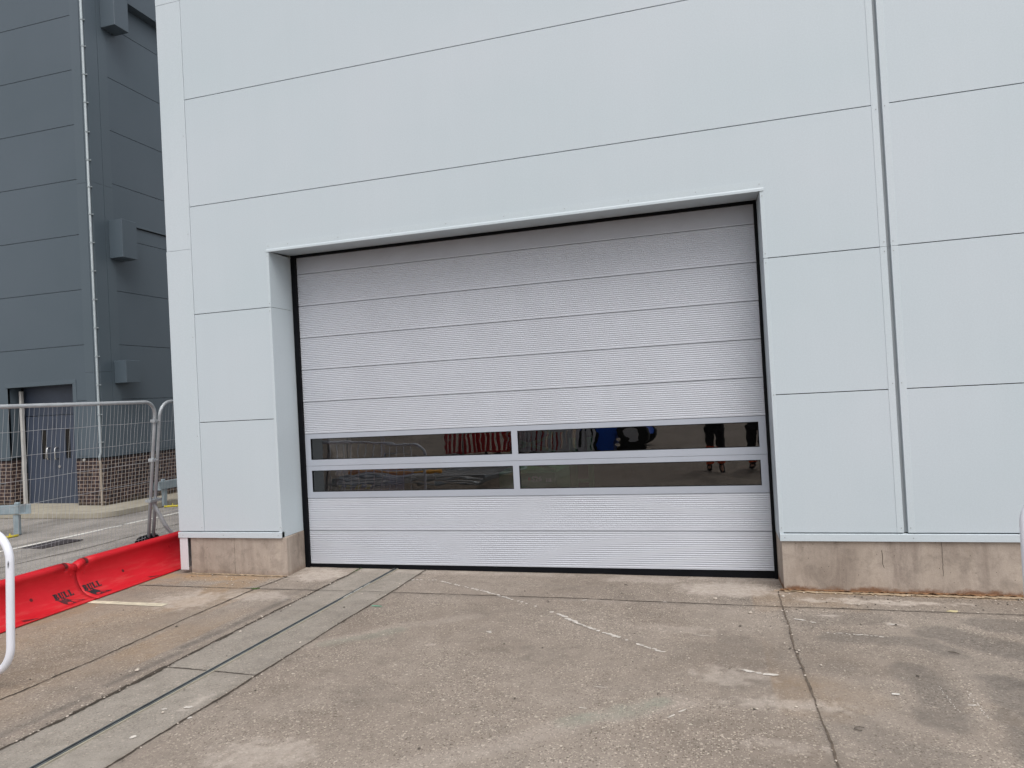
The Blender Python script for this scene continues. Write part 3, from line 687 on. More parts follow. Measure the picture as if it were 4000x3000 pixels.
# plinths
def plinth(x0, x1, yf, ledge):
    o = empty('concrete_plinth', (x0, 0, gz(x0, 0))); return o
pl = MB(); pl.prism([(-1.305, .012), (-.080, .012), (-.116, DY - .02), (-.13, .6), (-1.305, .6)], -.62, -.0735, 'z'); part(pl, 'plinth', M['plinth'], bevel=.008, seg=2)
pl = MB(); pl.prism([(XR + .012, .012), (XE, .012), (XE, .6), (XR + .002, .6), (XR + .002, DY - .02)], -.66, -.0735, 'z'); part(pl, 'plinth', M['plinth'], bevel=.006, seg=2)
for x, a, b_ in ((-.735, -.47, -.08), (6.11, -.36, -.08)):
    mb = MB(); n = 14; r_ = random.Random(int(x * 10)); pts = [(x + r_.gauss(0, .0015), a + (b_ - a) * i / n) for i in range(n + 1)]
    mb.add([(px - .0016, .0105, z) for px, z in pts] + [(px + .0016, .0105, z) for px, z in pts], [(i, n + 1 + i, n + 2 + i, i + 1) for i in range(n)]); part(mb, 'casting_seam', M['crack'])
mb = MB(); pts = [(5.66, -.15), (5.665, -.20), (5.66, -.26), (5.672, -.3)]; mb.add([(a - .002, .0105, b_) for a, b_ in pts] + [(a + .002, .0105, b_) for a, b_ in pts], [(i, 4 + i, 5 + i, i + 1) for i in range(3)]); part(mb, 'crack', M['crack'])
ribbon('mortar_fillet', [(-1.30, -.015), (-.08, -.02)], .028, M['mortar'], .0015, wvar=.6, seed=31, thick=.008, parent=None)
for o in list(COL.objects):
    if o.name.startswith('mortar_fillet'): o.parent = bld; o.location = -bo
o = ribbon('mortar_fillet', [(4.87, -.02), (5.6, -.035), (6.4, -.045), (9, -.05)], .045, M['mortar'], .003, wvar=.6, seed=32, thick=.007, parent=bld); o.location = -bo
o = ribbon('rust_silt', [(4.84, .0), (5.6, .003), (9, .0)], .035, M['rustdirt'], .001, wvar=.4, seed=33, thick=.012, parent=bld, lift=.008); o.location = -bo
# fixings
def screw(x, z, y=-.0045):
    mb = MB(); mb.tube([(x, y + .004, z), (x, y - .001, z)], .0045, 8); part(mb, 'fixing_screw', M['screw'])
for x, z in ((GA - .018, 2.36), (GA - .018, 2.44), (GB + .018, 2.36), (GB + .018, 2.44), (XR + .017, 2.36), (XR + .017, 2.44), (XR + .017, 2.95), (XL - .017, 2.36), (XL - .017, 2.44), (XL - .017, 2.95), (GA - .018, .04), (GB + .018, .04),
             (XR + .017, .04), (XR + .017, 1.2), (XL - .017, .04), (XC - .03, .04), (XC - .03, 1.05), (XC - .03, 2.15), (XC - .03, 3.3), (XC - .03, 4.4), (GA - .018, 3.56), (GB + .018, 3.58), (GB + .018, 1.25), (GA - .018, 1.25)):
    screw(x, z)
for x in (-.12, .12, .72, 1.32, 1.92, 2.52, 3.12, 3.72, 4.32, 4.86): screw(x, 3.055, -.006)
for x, in ((-1.38,), (-.85,), (-.16,), (4.9,), (5.9,), (7.1,)): screw(x, -.042, -.016)
# shell: side wall, back wall, roof with an opening added to let daylight onto the machines
mb = MB(); mb.box(XO + .003, XO + .15, .30, YB, -.7, TOP); part(mb, 'side_wall', M['clad'])
mb = MB(); mb.box(XE - .15, XE, .30, YB, -.7, TOP); part(mb, 'side_wall', M['clad'])
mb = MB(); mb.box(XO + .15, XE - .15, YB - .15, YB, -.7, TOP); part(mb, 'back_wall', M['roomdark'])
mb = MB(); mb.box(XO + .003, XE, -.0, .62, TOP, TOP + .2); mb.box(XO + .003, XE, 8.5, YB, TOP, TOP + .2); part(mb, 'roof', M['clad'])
mb = MB(); mb.box(XO + .2, XE - .2, 3.6, 3.66, -.7, 2.4); part(mb, 'added_dark_screen', M['roomdark'])  # added dark screen, keeps the daylit hall floor out of the panes
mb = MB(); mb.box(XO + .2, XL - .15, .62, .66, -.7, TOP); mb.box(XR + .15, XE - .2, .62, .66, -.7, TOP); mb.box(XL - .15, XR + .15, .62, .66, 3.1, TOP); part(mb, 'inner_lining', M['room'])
mb = MB(); mb.box(XL - .14, XL - .10, .50, .62, -.6, 3.1); mb.box(XR + .10, XR + .14, .50, .62, -.6, 3.1); mb.box(XL - .1, XR + .1, .50, .62, 3.06, 3.1); part(mb, 'inner_jamb', M['room'])
tag(bld, 'tall pale grey metal clad industrial building around the big roller door', 'building')

# ------------------------------------------------------------------ SECTIONAL DOOR (part of the building)
door = empty('sectional_door'); door.parent = bld; door.location = Vector((0, DY, 0)) - bo
DX0, DX1 = -.060, 4.832
S0, SS = -.0789, .3606
def dpart(mb, name, mat, parent=None, **k): return part(mb, name, mat, parent or door, **k)
def ribbed(z0, z1, name='door_section'):
    prof = []; n = 17; m_ = .006; L = (z1 - z0 - .004 - 2 * m_) ; p = L / n; z = z0 + .002
    prof.append((0.0114, z)); prof.append((0.0, z + .0015)); z += m_
    for k in range(n):
        a = z + k * p
        prof += [(0.0, a + p * .20), (0.0, a + p * .56), (.0042, a + p * .84), (.0042, a + p * 1.0)]
    prof += [(0.0, z1 - .002 - m_ + .001), (0.0, z1 - .0035), (0.0114, z1 - .002)]
    mb = MB(); vs = [(DX0, DY + q[0], q[1]) for q in prof] + [(DX1, DY + q[0], q[1]) for q in prof]; c = len(prof)
    mb.add(vs, [(i, c + i, c + i + 1, i + 1) for i in range(c - 1)])
    mb.box(DX0, DX1, DY + .0115, DY + .045, z0 + .002, z1 - .002)
    return dpart(mb, name, M['door'])
zs = [-.450] + [S0 + SS * k for k in range(0, 9)] + [2.995]
for i in range(len(zs) - 1):
    a, b_ = zs[i], zs[i + 1]
    if i in (2, 3): continue
    ribbed(a, b_)
mb = MB(); mb.box(DX0 + .01, DX1 - .01, DY + .0455, DY + .06, -.45, .28); mb.box(DX0 + .01, DX1 - .01, DY + .0455, DY + .06, 1.0, 2.99); dpart(mb, 'door_core', M['gap'])
mb = MB(); mb.box(DX0, DX1, DY + .012, DY + .030, .2795, .2845); mb.box(DX0, DX1, DY + .012, DY + .030, .640, .6445); mb.box(DX0, DX1, DY + .012, DY + .030, 1.0005, 1.0055); dpart(mb, 'section_gasket', M['gap'])
wx = [(.007, 2.354), (2.419, 4.767)]
for (a, b_, w0, w1) in ((.2817 + .002, .6423 - .0015, .352, .591), (.6423 + .0015, 1.0029 - .002, .712, .949)):
    rl = empty('window_section'); rl.parent = door; rl.location = Vector((0, 0, a))
    fr_ = MB()
    xs_ = [DX0, wx[0][0], wx[0][1], wx[1][0], wx[1][1], DX1]
    fr_.box(DX0, DX1, DY - .001, DY + .04, a, w0); fr_.box(DX0, DX1, DY - .001, DY + .04, w1, b_)
    for x0, x1 in ((xs_[0], xs_[1]), (xs_[2], xs_[3]), (xs_[4], xs_[5])): fr_.box(x0, x1, DY - .001, DY + .04, w0, w1)
    dpart(fr_, 'window_rail', M['doorframe'], rl)
    for x0, x1 in wx:
        g = MB(); t = .006
        g.box(x0, x1, DY + .001, DY + .03, w0, w0 + t); g.box(x0, x1, DY + .001, DY + .03, w1 - t, w1); g.box(x0, x0 + t, DY + .001, DY + .03, w0 + t, w1 - t); g.box(x1 - t, x1, DY + .001, DY + .03, w0 + t, w1 - t)
        dpart(g, 'window_gasket', M['black'], rl)
        g = MB(); g.box(x0 + t, x1 - t, DY + .012, DY + .016, w0 + t, w1 - t); dpart(g, 'window_pane', M['glass'], rl)
# door surround seal, and bottom rubber that follows the ground
mb = MB(); mb.box(XL + .001, DX0 - .001, DY - .03, DY + .05, gz(0, .43) + .0, 2.992); dpart(mb, 'side_seal', M['black'], bevel=.003)
mb = MB(); mb.box(DX1 + .001, XR - .001, DY - .03, DY + .05, gz(4.8, .43) + .0, 2.992); dpart(mb, 'side_seal', M['black'], bevel=.003)
mb = MB(); mb.box(XL + .001, XR - .001, DY - .03, DY + .05, 2.9945, 3.026); dpart(mb, 'top_seal', M['black'], bevel=.003)
mb = MB(); n = 24; r_ = random.Random(2); vs = []
for i in range(n + 1):
    x = DX0 + (DX1 - DX0) * i / n; zb = gz(x, DY) - .004 + (abs(r_.gauss(0, .004)) if 0 < i < n else 0)
    vs += [(x, DY - .006, zb), (x, DY - .002, -.4505), (x, DY + .04, -.4505), (x, DY + .04, zb)]
mb.add(vs, [(4 * i + j, 4 * i + 4 + j, 4 * i + 4 + (j + 1) % 4, 4 * i + (j + 1) % 4) for i in range(n) for j in range(4)] + [(0, 1, 2, 3), (4 * n + 3, 4 * n + 2, 4 * n + 1, 4 * n)])
dpart(mb, 'bottom_rubber', M['black'])

# ------------------------------------------------------------------ things inside the hall, dimly seen through the panes
def on_face(me, name, mat, parent, origin, sx=1.0):
    o = link(name, me, mat, parent); o.rotation_euler = (math.pi / 2, 0, 0); o.location = origin; return o
nv = empty('work_platform', (.62, 1.9, gz(.6, 1.9)))
def rel(name, mat, parent, boxes, bevel=.01):
    mb = MB()
    for b_ in boxes: mb.box(*b_)
    return mb.build(name, mat, parent, bevel=bevel)
rel('chassis', M['navy'], nv, [(-1.3, -.2, -.5, .4, .18, .98)], .02)
rel('wheel', M['tyre'], nv, [(-1.2, -.9, -.55, -.45, 0, .36)], .05); rel('wheel', M['tyre'], nv, [(-.6, -.3, -.55, -.45, 0, .36)], .05)
rel('guard_rail', M['navy'], nv, [(-1.2, -1.16, -.5, -.46, .98, 2.0), (-.24, -.2, -.5, -.46, .98, 2.0), (-1.16, -.24, -.5, -.46, 1.96, 2.0), (-1.16, -.24, -.5, -.46, 1.45, 1.49)], .005)
mb = MB()
for k in range(6):
    x = -1.19 + k * .14; mb.add([(x, -.503, .76), (x + .07, -.503, .76), (x + .11, -.503, .82), (x + .04, -.503, .82)], [(0, 1, 2, 3)])
mb.build('hazard_stripe', M['hazard'], nv)
on_face(text_mesh('Platforms', .062), 'lettering', M['letter'], nv, (-1.20, -.504, .86))
rel('battery_box', M['tyre'], nv, [(.05, .34, -.5, -.2, .62, .90)], .01)
on_face(text_mesh('A045 745 0000', .058), 'lettering', M['letter'], nv, (.0, -.504, .715))
tag(nv, 'navy blue work platform with yellow hazard stripes behind the lower left pane', 'platform')
gn = empty('scissor_lift', (2.75, 2.2, gz(2.7, 2.2)))
rel('chassis', M['green'], gn, [(-.95, -.22, -.5, .35, .16, .92)], .02)
rel('wheel', M['tyre'], gn, [(-.85, -.6, -.55, -.45, 0, .34)], .05); rel('wheel', M['tyre'], gn, [(-.5, -.25, -.55, -.45, 0, .34)], .05)
rel('ladder_post', M['green'], gn, [(-.07, .01, -.4, -.34, .1, 1.3), (.15, .21, -.4, -.34, .1, 1.3), (.01, .15, -.4, -.36, .76, .80)], .004)
mb = MB()
for s in (1, -1):
    for k in range(3): z = .90 + k * .22; mb.add([(-.9, -.42, z + (0 if s > 0 else .2)), (-.25, -.42, z + (.2 if s > 0 else 0)), (-.25, -.42, z + .04 + (.2 if s > 0 else 0)), (-.9, -.42, z + .04 + (0 if s > 0 else .2)), (-.9, -.38, z + (0 if s > 0 else .2)), (-.25, -.38, z + (.2 if s > 0 else 0)), (-.25, -.38, z + .04 + (.2 if s > 0 else 0)), (-.9, -.38, z + .04 + (0 if s > 0 else .2))], [(0, 1, 2, 3), (7, 6, 5, 4), (0, 4, 5, 1), (3, 2, 6, 7), (0, 3, 7, 4), (1, 5, 6, 2)])
mb.build('scissor_arms', M['green'], gn)
on_face(text_mesh('S26', .085, bold=.003), 'lettering', M['letter'], gn, (-.53, -.504, .80)); on_face(text_mesh('32E', .05, bold=.002), 'lettering', M['letter'], gn, (-.36, -.504, .795))
mb = MB(); mb.tube([(-.56, -.503, .83), (-.56, -.506, .83)], .022, 14); mb.build('badge', M['orange'], gn)
tag(gn, 'green scissor lift lettered S26 32E behind the lower right pane', 'scissor lift')

# ------------------------------------------------------------------ DARK BUILDING
CX, CY = -7.09, 4.43
dk = empty('dark_building', (CX, CY, gz(CX, CY))); do = dk.location.copy()
def kp(mb, name, mat, parent=None, **k): return part(mb, name, mat, parent or dk, **k)
JT = [.545 + .0, 1.65, 2.755, 3.85, 4.945, 6.045, 7.14, 8.235, 9.33, 10.43, 11.53, 12.63]
RX0, RX1, RZ = -9.49, -7.79, 2.0          # recess
XW = -20.0; YE = 20.0; t = .05
# backing volumes (dark) behind the joints
mb = MB(); mb.box(XW, RX0 - .02, CY + t, CY + .6, .5, 12.6); mb.box(RX1 + .02, CX - t, CY + t, CY + .6, .5, 12.6); mb.box(RX0 - .02, RX1 + .02, CY + t, CY + .6, RZ + .08, 12.6); mb.box(CX - .6, CX - t, CY + .6, YE, .5, 12.6)
kp(mb, 'joint_backing', M['gap'])
FX, SY = -7.46, 4.92       # where the flush panels stop either side of the corner flashing
for i in range(len(JT) - 1):
    a, b_ = JT[i] + .004, JT[i + 1] - .004
    if b_ <= RZ + .01 or a < RZ:      # rows cut by the recess
        if b_ < RZ:
            mb = MB(); mb.box(XW, RX0, CY, CY + t, a, b_); kp(mb, 'wall_panel', M['dark_clad'], bevel=.003)
            mb = MB(); mb.box(RX1, FX, CY, CY + t, a, b_); kp(mb, 'wall_panel', M['dark_clad'], bevel=.003)
        else:
            mb = MB(); mb.prism([(XW, a), (RX0, a), (RX0, RZ), (RX1, RZ), (RX1, a), (FX, a), (FX, b_), (XW, b_)], CY, CY + t); kp(mb, 'wall_panel', M['dark_clad'], bevel=.003)
    else:
        mb = MB(); mb.box(XW, FX, CY, CY + t, a, b_); kp(mb, 'wall_panel', M['dark_clad'], bevel=.003)
    mb = MB(); mb.box(CX - t, CX, SY, YE, a, b_); kp(mb, 'wall_panel', M['dark_clad'], bevel=.003)
# corner flashing: flat leg, narrow fold, and return
for a, b_ in ((.545, 2.2), (2.204, 5.95), (5.954, 12.6)):
    mb = MB(); mb.prism([(FX, CY + .003), (FX, CY - .003), (-7.235, CY - .003), (-7.232, CY + .006), (-7.226, CY + .006), (-7.223, CY - .003), (CX + .003, CY - .003), (CX + .003, CY + .265), (CX - .006, CY + .268), (CX - .006, CY + .274), (CX + .003, CY + .277), (CX + .003, SY), (CX - .003, SY), (CX - .05, SY), (CX - .05, CY + .05), (FX, CY + .05)], a, b_, 'z')
    kp(mb, 'corner_flashing', M['dark_flash'])
# recess lining, trim and doors
DYY = CY + .30
mb = MB(); mb.box(RX0 - .02, RX0, CY + .004, DYY, .56, RZ); mb.box(RX1, RX1 + .02, CY + .004, DYY, .56, RZ); mb.box(RX0, RX1, CY + .004, DYY, RZ, RZ + .02); kp(mb, 'recess_lining', M['dark_clad'])
mb = MB(); mb.box(RX0 - .04, RX1 + .09, CY - .012, CY + .003, RZ - .0, RZ + .085); mb.box(RX1, RX1 + .09, CY - .009, CY + .003, .545, RZ - .001); kp(mb, 'recess_trim', M['dark_flash'], bevel=.002)
dd = empty('double_door'); dd.parent = dk; dd.location = Vector((-8.55, DYY, -.5)) - do
DL, DM, DR, DT, DB = -9.40, -8.64, -7.80, 1.392, -.46
mb = MB(); mb.box(RX0 + .04, RX1, DYY + .02, DYY + .06, 1.405, RZ); kp(mb, 'transom_panel', M['dark_door'], dd, bevel=.002)
for x0, x1 in ((DL, DM - .004), (DM + .004, DR)):
    lf = empty('door_leaf'); lf.parent = dd; lf.location = Vector((x0, DYY, DB)) - Vector((-8.55, DYY, -.5))
    wx0, wx1 = ((x0 + x1) / 2 + .02, (x0 + x1) / 2 + .15) if x0 < -9 else ((x0 + x1) / 2 - .16, (x0 + x1) / 2 - .03)
    w0, w1 = .50, 1.10
    mb = MB(); mb.box(x0, x1, DYY, DYY + .045, DB, w0); mb.box(x0, x1, DYY, DYY + .045, w1, DT); mb.box(x0, wx0, DYY, DYY + .045, w0, w1); mb.box(wx1, x1, DYY, DYY + .045, w0, w1)
    part(mb, 'leaf_panel', M['dark_door'], lf)
    mb = MB(); mb.box(wx0, wx1, DYY + .012, DYY + .02, w0, w1); part(mb, 'window_pane', M['dark_glass'], lf)
    hx = DM - .15 if x0 < -9 else DM + .06
    mb = MB(); mb.tube([(hx, DYY, .73), (hx, DYY - .06, .73), (hx, DYY - .07, .70), (hx, DYY - .07, .53), (hx, DYY - .06, .50), (hx, DYY, .50)], .017, 8); part(mb, 'handle', M['chrome'], lf, smooth=True)
    if x0 > -9:
        mb = MB(); mb.tube([(DM + .1, DYY + .01, .34), (DM + .1, DYY - .02, .34)], .03, 12); part(mb, 'lock', M['chrome'], lf)
mb = MB(); mb.box(RX0 + .01, RX1 - .02, DYY - .005, DYY - .001 + .05, DB - .01, DB - .004); part(mb, 'threshold', M['kerb'], dd)
# brick plinth with ledge flashing
mb = MB(); mb.box(XW, RX0, CY + .01, CY + .3, -.7, .50); kp(mb, 'brick_plinth', M['brick'])
mb = MB(); mb.box(RX0 - .3, RX0 - .002, CY + .302, CY + .35, -.7, .50); kp(mb, 'brick_return', M['brick'])
mb = MB(); mb.prism([(RX1, CY + .01), (CX - .01, CY + .01), (CX - .01, YE), (CX - .3, YE), (CX - .3, CY + .3), (RX1, CY + .3)], -.7, .50, 'z'); kp(mb, 'brick_plinth', M['brick'])
mb = MB(); mb.prism([(XW, CY - .018), (RX0, CY - .018), (RX0, CY + .03), (XW, CY + .03)], .52, .545, 'z'); kp(mb, 'ledge_flashing', M['dark_flash'])
mb = MB(); mb.prism([(RX1, CY - .018), (CX + .018, CY - .018), (CX + .018, YE), (CX - .03, YE), (CX - .03, CY + .03), (RX1, CY + .03)], .52, .545, 'z'); kp(mb, 'ledge_flashing', M['dark_flash'])
mb = MB(); mb.prism([(XW, CY + .03), (RX0, CY + .03), (RX0, CY + .05), (XW, CY + .05)], .50, .52, 'z'); mb.prism([(RX1, CY + .03), (CX - .03, CY + .03), (CX - .03, YE), (CX - .05, YE), (CX - .05, CY + .05), (RX1, CY + .05)], .50, .52, 'z'); kp(mb, 'ledge_dark_strip', M['gap'])
# boxed-out cladding hoods on the side wall
for (y0, y1, z0, z1, px) in ((4.80, 5.16, 9.19, 12.2, .36), (4.78, 5.16, 4.49, 5.26, .33), (4.76, 5.12, 1.97, 2.42, .30)):
    mb = MB(); mb.box(CX + .0035, CX + px, y0, y1, z0, z1); kp(mb, 'cladding_hood', M['dark_clad'], bevel=.006)
mb = MB(); mb.box(CX + .002, CX + .20, 5.17, YE, 9.93, 12.6); kp(mb, 'overhang', M['dark_clad'], bevel=.004)
mb = MB(); mb.box(CX + .002, CX + .035, 5.17, YE, 5.262, 5.30); kp(mb, 'drip_ledge', M['dark_flash'], bevel=.002)
mb = MB(); mb.box(CX + .0022, CX + .02, 5.17, YE, 5.245, 5.2615); kp(mb, 'ledge_dark_strip', M['gap'])  # dark strip painted in as the shadow under the drip ledge
mb = MB(); mb.box(XW, CX - t, CY + .6, YE, 12.6, 12.8); mb.box(XW, XW + .2, CY + .6, YE, -.7, 12.6); kp(mb, 'roof', M['dark_clad'])
# downpipe with clips
dp = empty('downpipe'); dp.parent = dk; dp.location = Vector((-7.135, CY - .05, -.5)) - do
PX, PY = -7.12, CY - .045
mb = MB(); mb.tube([(PX, PY, 12.6), (PX, PY, .62), (PX - .0, PY - .03, .55), (PX, PY - .035, .47)], .022, 10); part(mb, 'upper_pipe', M['pipe'], dp, smooth=True)
mb = MB(); mb.tube([(PX, PY - .03, .475), (PX, PY - .02, .40), (PX, PY - .02, -.42), (PX - .01, PY - .04, -.47), (PX - .06, PY - .07, -.50)], .021, 10); part(mb, 'lower_pipe', M['pipe_low'], dp, smooth=True)
for z in (9.16, 8.63, 8.07, 7.51, 6.93, 6.37, 5.84, 5.3, 4.74, 4.18, 3.62, 3.06, 2.5, 1.94, 1.36, .82, .20, -.08, -.35):
    yy = PY if z > .5 else PY - .02
    mb = MB(); mb.tube([(PX, yy, z - .012), (PX, yy, z + .012)], .029, 10); mb.box(PX - .05, PX + .05, yy + .02, yy + .035, z - .01, z + .01); part(mb, 'pipe_clip', M['pipe'] if z > .5 else M['pipe_low'], dp)
tag(dk, 'dark slate grey clad building with brick base and double doors on the left', 'building')
# pale post standing in the recess
wp = MB(); wp.box(-.028, .028, -.03, .03, -.46 - gz(-9.38, CY + .22), 1.93 - gz(-9.38, CY + .22)); o = wp.build('post', M['whitepost'], bevel=.004); o.location = (-9.40, CY + .22, gz(-9.38, CY + .22)); tag(o, 'off white square post standing in the dark doorway recess', 'post')
mb = MB(); mb.box(0, .02, -.04, .04, -.12, .12); o = mb.build('wall_box', M['whitepost'], bevel=.004); o.location = (CX + .004 - .01, 6.37, .61); tag(o, 'small white box fixed low on the side wall of the dark building', 'box')
mb = MB(); mb.tube([(0, 0, 0), (0, -.03, -.01)], .025, 8); o = mb.build('wall_lamp', M['whitepost']); o.location = (-7.58, CY + .01, .485); tag(o, 'small white bulkhead light under the ledge of the dark building', 'lamp')

# raised pavement and kerb around the dark building
KC = (-6.2, 3.5); kr = .35
def kerb_path(off=0.0):
    pts = [(-20.0, KC[1] + off)]
    for k in range(9):
        a = -math.pi / 2 + (math.pi / 2) * k / 8; pts.append((KC[0] - kr + (kr - off) * math.cos(a), KC[1] + kr + (kr - off) * math.sin(a)))
    pts.append((KC[0] - off + .1, 20.0)); return pts
P0 = kerb_path(0); P1 = kerb_path(.12)
mb = MB(); n = len(P0); vs = []
for a, b_ in zip(P0, P1):
    vs += [(a[0], a[1], gz(*a) - .05), (a[0], a[1], gz(*a) + .095), (a[0] * .95 + b_[0] * .05, a[1] * .95 + b_[1] * .05, gz(*a) + .10), (b_[0], b_[1], gz(*b_) + .10)]
mb.add(vs, [(4 * i + j, 4 * i + 4 + j, 4 * i + 5 + j, 4 * i + 1 + j) for i in range(n - 1) for j in range(3)])
kb = mb.build('kerb', M['kerb']); tag(kb, kind='structure')
mb = MB(); inner = [(-20.0, CY + .02), (CX - .02, CY + .02), (CX - .02, 20.0)]
top = [(p[0], p[1], gz(*p) + .099) for p in P1]
ring = top + [(CX - .02, 20.0, gz(CX, 20) + .099), (CX - .02, CY + .4, gz(CX, CY) + .099), (-20.0, CY + .4, gz(-20, CY) + .099)]
mb.add(ring, [tuple(range(len(ring)))]); pv = mb.build('pavement', M['pave']); tag(pv, kind='structure')
mb = MB(); mb.box(RX0 - .3, RX1 + .05, CY - .15, CY + .298, -.52, DB - .012); o = mb.build('door_step', M['kerb'], bevel=.01); tag(o, 'low pale concrete step in front of the dark double doors', 'step')
ribbon('kerb_foot_strip', [(-20, 3.475), (-6.6, 3.475), (-6.32, 3.55), (-6.17, 3.8), (-6.1, 9)], .03, M['crack'], .001, wvar=.4, seed=61, parent=ground, step=.06)  # dark strip along the foot of the kerb

# ------------------------------------------------------------------ STEEL CRASH BARRIERS
def crash_barrier(name, P, d, L, posts, label, flare, ztop):
    """box beam from P along unit d (2D) with a flared end going along `flare`"""
    o = empty(name, (P[0], P[1], gz(*P))); h1 = ztop - o.location.z; h0 = h1 - .155
    d = Vector((d[0], d[1], 0)).normalized(); nrm = Vector((-d.y, d.x, 0)); f = Vector((flare[0], flare[1], 0)).normalized(); fn = Vector((-f.y, f.x, 0))
    def beam(a, b_, na, nb, hw):
        vs = []
        for p, n_ in ((a, na), (b_, nb)):
            for (s, z) in ((hw, h0 + .02), (hw, h1 - .0), (-hw, h1), (-hw, h0)): vs.append(p + n_ * s + Vector((0, 0, z)))
        m_ = MB(); m_.add(vs, [(0, 1, 2, 3), (7, 6, 5, 4), (0, 4, 5, 1), (1, 5, 6, 2), (2, 6, 7, 3), (3, 7, 4, 0)]); return m_
    z = Vector((0, 0, 0)); beam(z + d * .003, d * L, nrm, nrm, .05).build('beam', M['armco'], o, bevel=.01, seg=2)
    e = f * .13
    beam(z, e, nrm, fn, .05).build('flared_end', M['armco'], o, bevel=.008)
    for s in posts:
        m_ = MB(); p = d * s
        for side in (-1, 1): pass
        c = [p + d * a + nrm * b_ for a, b_ in ((-.045, -.03), (.045, -.03), (.045, .03), (-.045, .03))]
        m_.add([q + Vector((0, 0, .012)) for q in c] + [q + Vector((0, 0, h0 + .0)) for q in c], [(0, 3, 2, 1), (4, 5, 6, 7), (0, 1, 5, 4), (1, 2, 6, 5), (2, 3, 7, 6), (3, 0, 4, 7)])
        m_.build('post', M['armco'], o, bevel=.006)
        m_ = MB(); c = [p + d * a + nrm * b_ for a, b_ in ((-.05, -.03), (.02, -.03), (.02, .03), (-.05, .03))]
        m_.add([q + Vector((0, 0, h1 + .001)) for q in c] + [q + Vector((0, 0, h1 + .04)) for q in c], [(0, 3, 2, 1), (4, 5, 6, 7), (0, 1, 5, 4), (1, 2, 6, 5), (2, 3, 7, 6), (3, 0, 4, 7)])
        m_.build('bolt_head', M['armco'], o, bevel=.008)
    tag(o, label, 'crash barrier', 'galvanised crash barriers along the road'); return o
crash_barrier('crash_barrier', (-6.19, 1.97), (-1, -.27), 5, (.07, 1.9, 3.7), 'weathered steel crash barrier in front of the dark double doors', (1, 1.2), -.0)
crash_barrier('crash_barrier', (-6.16, 4.76), (0, 1), 6, (.16, 2.0, 3.8), 'steel crash barrier by the brick side wall, partly hidden by the pale building', (-.9, -.9), -.03)
for (pts, lab) in (([(-6.14, 1.87, .02), (-6.16, 1.75, .02), (-6.19, 1.6, .018), (-6.3, 1.3, .018)], 'yellow strip on the ground at the foot of the nearer crash barrier'), ([(-6.08, 4.82, .02), (-5.95, 4.9, .02), (-5.7, 4.98, .02)], 'yellow strip on the ground at the foot of the farther crash barrier')):
    m_ = MB(); p0 = pts[0]; z0 = gz(p0[0], p0[1]); m_.tube([(a - p0[0], b_ - p0[1], c + gz(a, b_) - z0) for a, b_, c in pts], .02, 7)
    m_.tube([(pts[1][0] - p0[0], pts[1][1] - p0[1], .02), (pts[1][0] - p0[0], pts[1][1] - p0[1], .07)], .01, 6)
    o = m_.build('yellow_strip', M['yellow'], smooth=True); o.location = (p0[0], p0[1], z0); tag(o, lab, 'strip', 'yellow strips by the crash barriers')

# ------------------------------------------------------------------ MESH FENCE PANELS (slightly leaning)
def frame_path(s0, s1, h0, h1, r, n=7):
    pts = [(s0, h0)]
    for k in range(n + 1):
        a = math.pi - (math.pi / 2) * k / n; pts.append((s0 + r + r * math.cos(a), h1 - r + r * math.sin(a)))
    for k in range(n + 1):
        a = math.pi / 2 - (math.pi / 2) * k / n; pts.append((s1 - r + r * math.cos(a), h1 - r + r * math.sin(a)))
    pts.append((s1, h0)); return pts
def fence_panel(W=3.4, H=1.94, seed=0):
    o = empty('mesh_fence'); R = .02
    mb = MB(); mb.tube([(0, s, h) for s, h in frame_path(0, W, .02, H, .17)], R, 10); mb.build('frame', M['steel'], o, smooth=True)
    mb = MB(); mb.tube([(0, .02, .12), (0, W - .02, .12)], R * .8, 8); mb.build('bottom_rail', M['steel'], o, smooth=True)
    r = random.Random(seed); mb = MB(); n = int(W / .052)
    for k in range(1, n):
        s = W * k / n; d = min(s, W - s); top = H - .02 if d > .17 else H - .17 + math.sqrt(max(0, .17 ** 2 - (.17 - d) ** 2)) - .02
        pts = []; m = 12; ph = r.uniform(0, 6); am = r.uniform(.001, .006)
        for i in range(m + 1):
            h = .13 + (top - .13) * i / m; pts.append((am * math.sin(ph + h * 3), s + am * math.sin(ph + h * r.uniform(4, 7)) + r.gauss(0, .0012), h))
        mb.tube(pts, .0018, 4)
    for h in (1.70, 1.465, 1.23, .995, .56, .33):
        mb.tube([(.003 * math.sin(k * .7 + h * 9), W * k / 24, h + .003 * math.sin(k * 1.3 + h * 20)) for k in range(25)], .0021, 4)
    mb.build('wire_mesh', M['wire'], o)
    return o
fu = Vector((-.06, .998, 0)).normalized(); lean = rad(6.5); fv = Vector((math.sin(lean), 0, math.cos(lean))); fn_ = fu.cross(fv).normalized(); fv = fn_.cross(fu).normalized()
FB = Vector((-2.2, .3, gz(-2.2, .3)))
def place_fence(o, s):
    b_ = FB + fu * s; o.matrix_world = Matrix(((fn_.x, fu.x, fv.x, b_.x), (fn_.y, fu.y, fv.y, b_.y), (fn_.z, fu.z, fv.z, b_.z + .01), (0, 0, 0, 1)))
f1 = fence_panel(3.4); place_fence(f1, -3.4 + .01)
for h in (1.71, 1.245):       # couplers to the next panel, carried by the first
    mb = MB(); mb.box(-.03, .03, 3.36, 3.425, h - .018, h + .018); mb.box(-.034, -.026, 3.425, 3.52, h - .012, h + .012); mb.tube([(-.05, 3.44, h), (.04, 3.44, h)], .009, 6); mb.build('coupler', M['steel'], f1, bevel=.004)
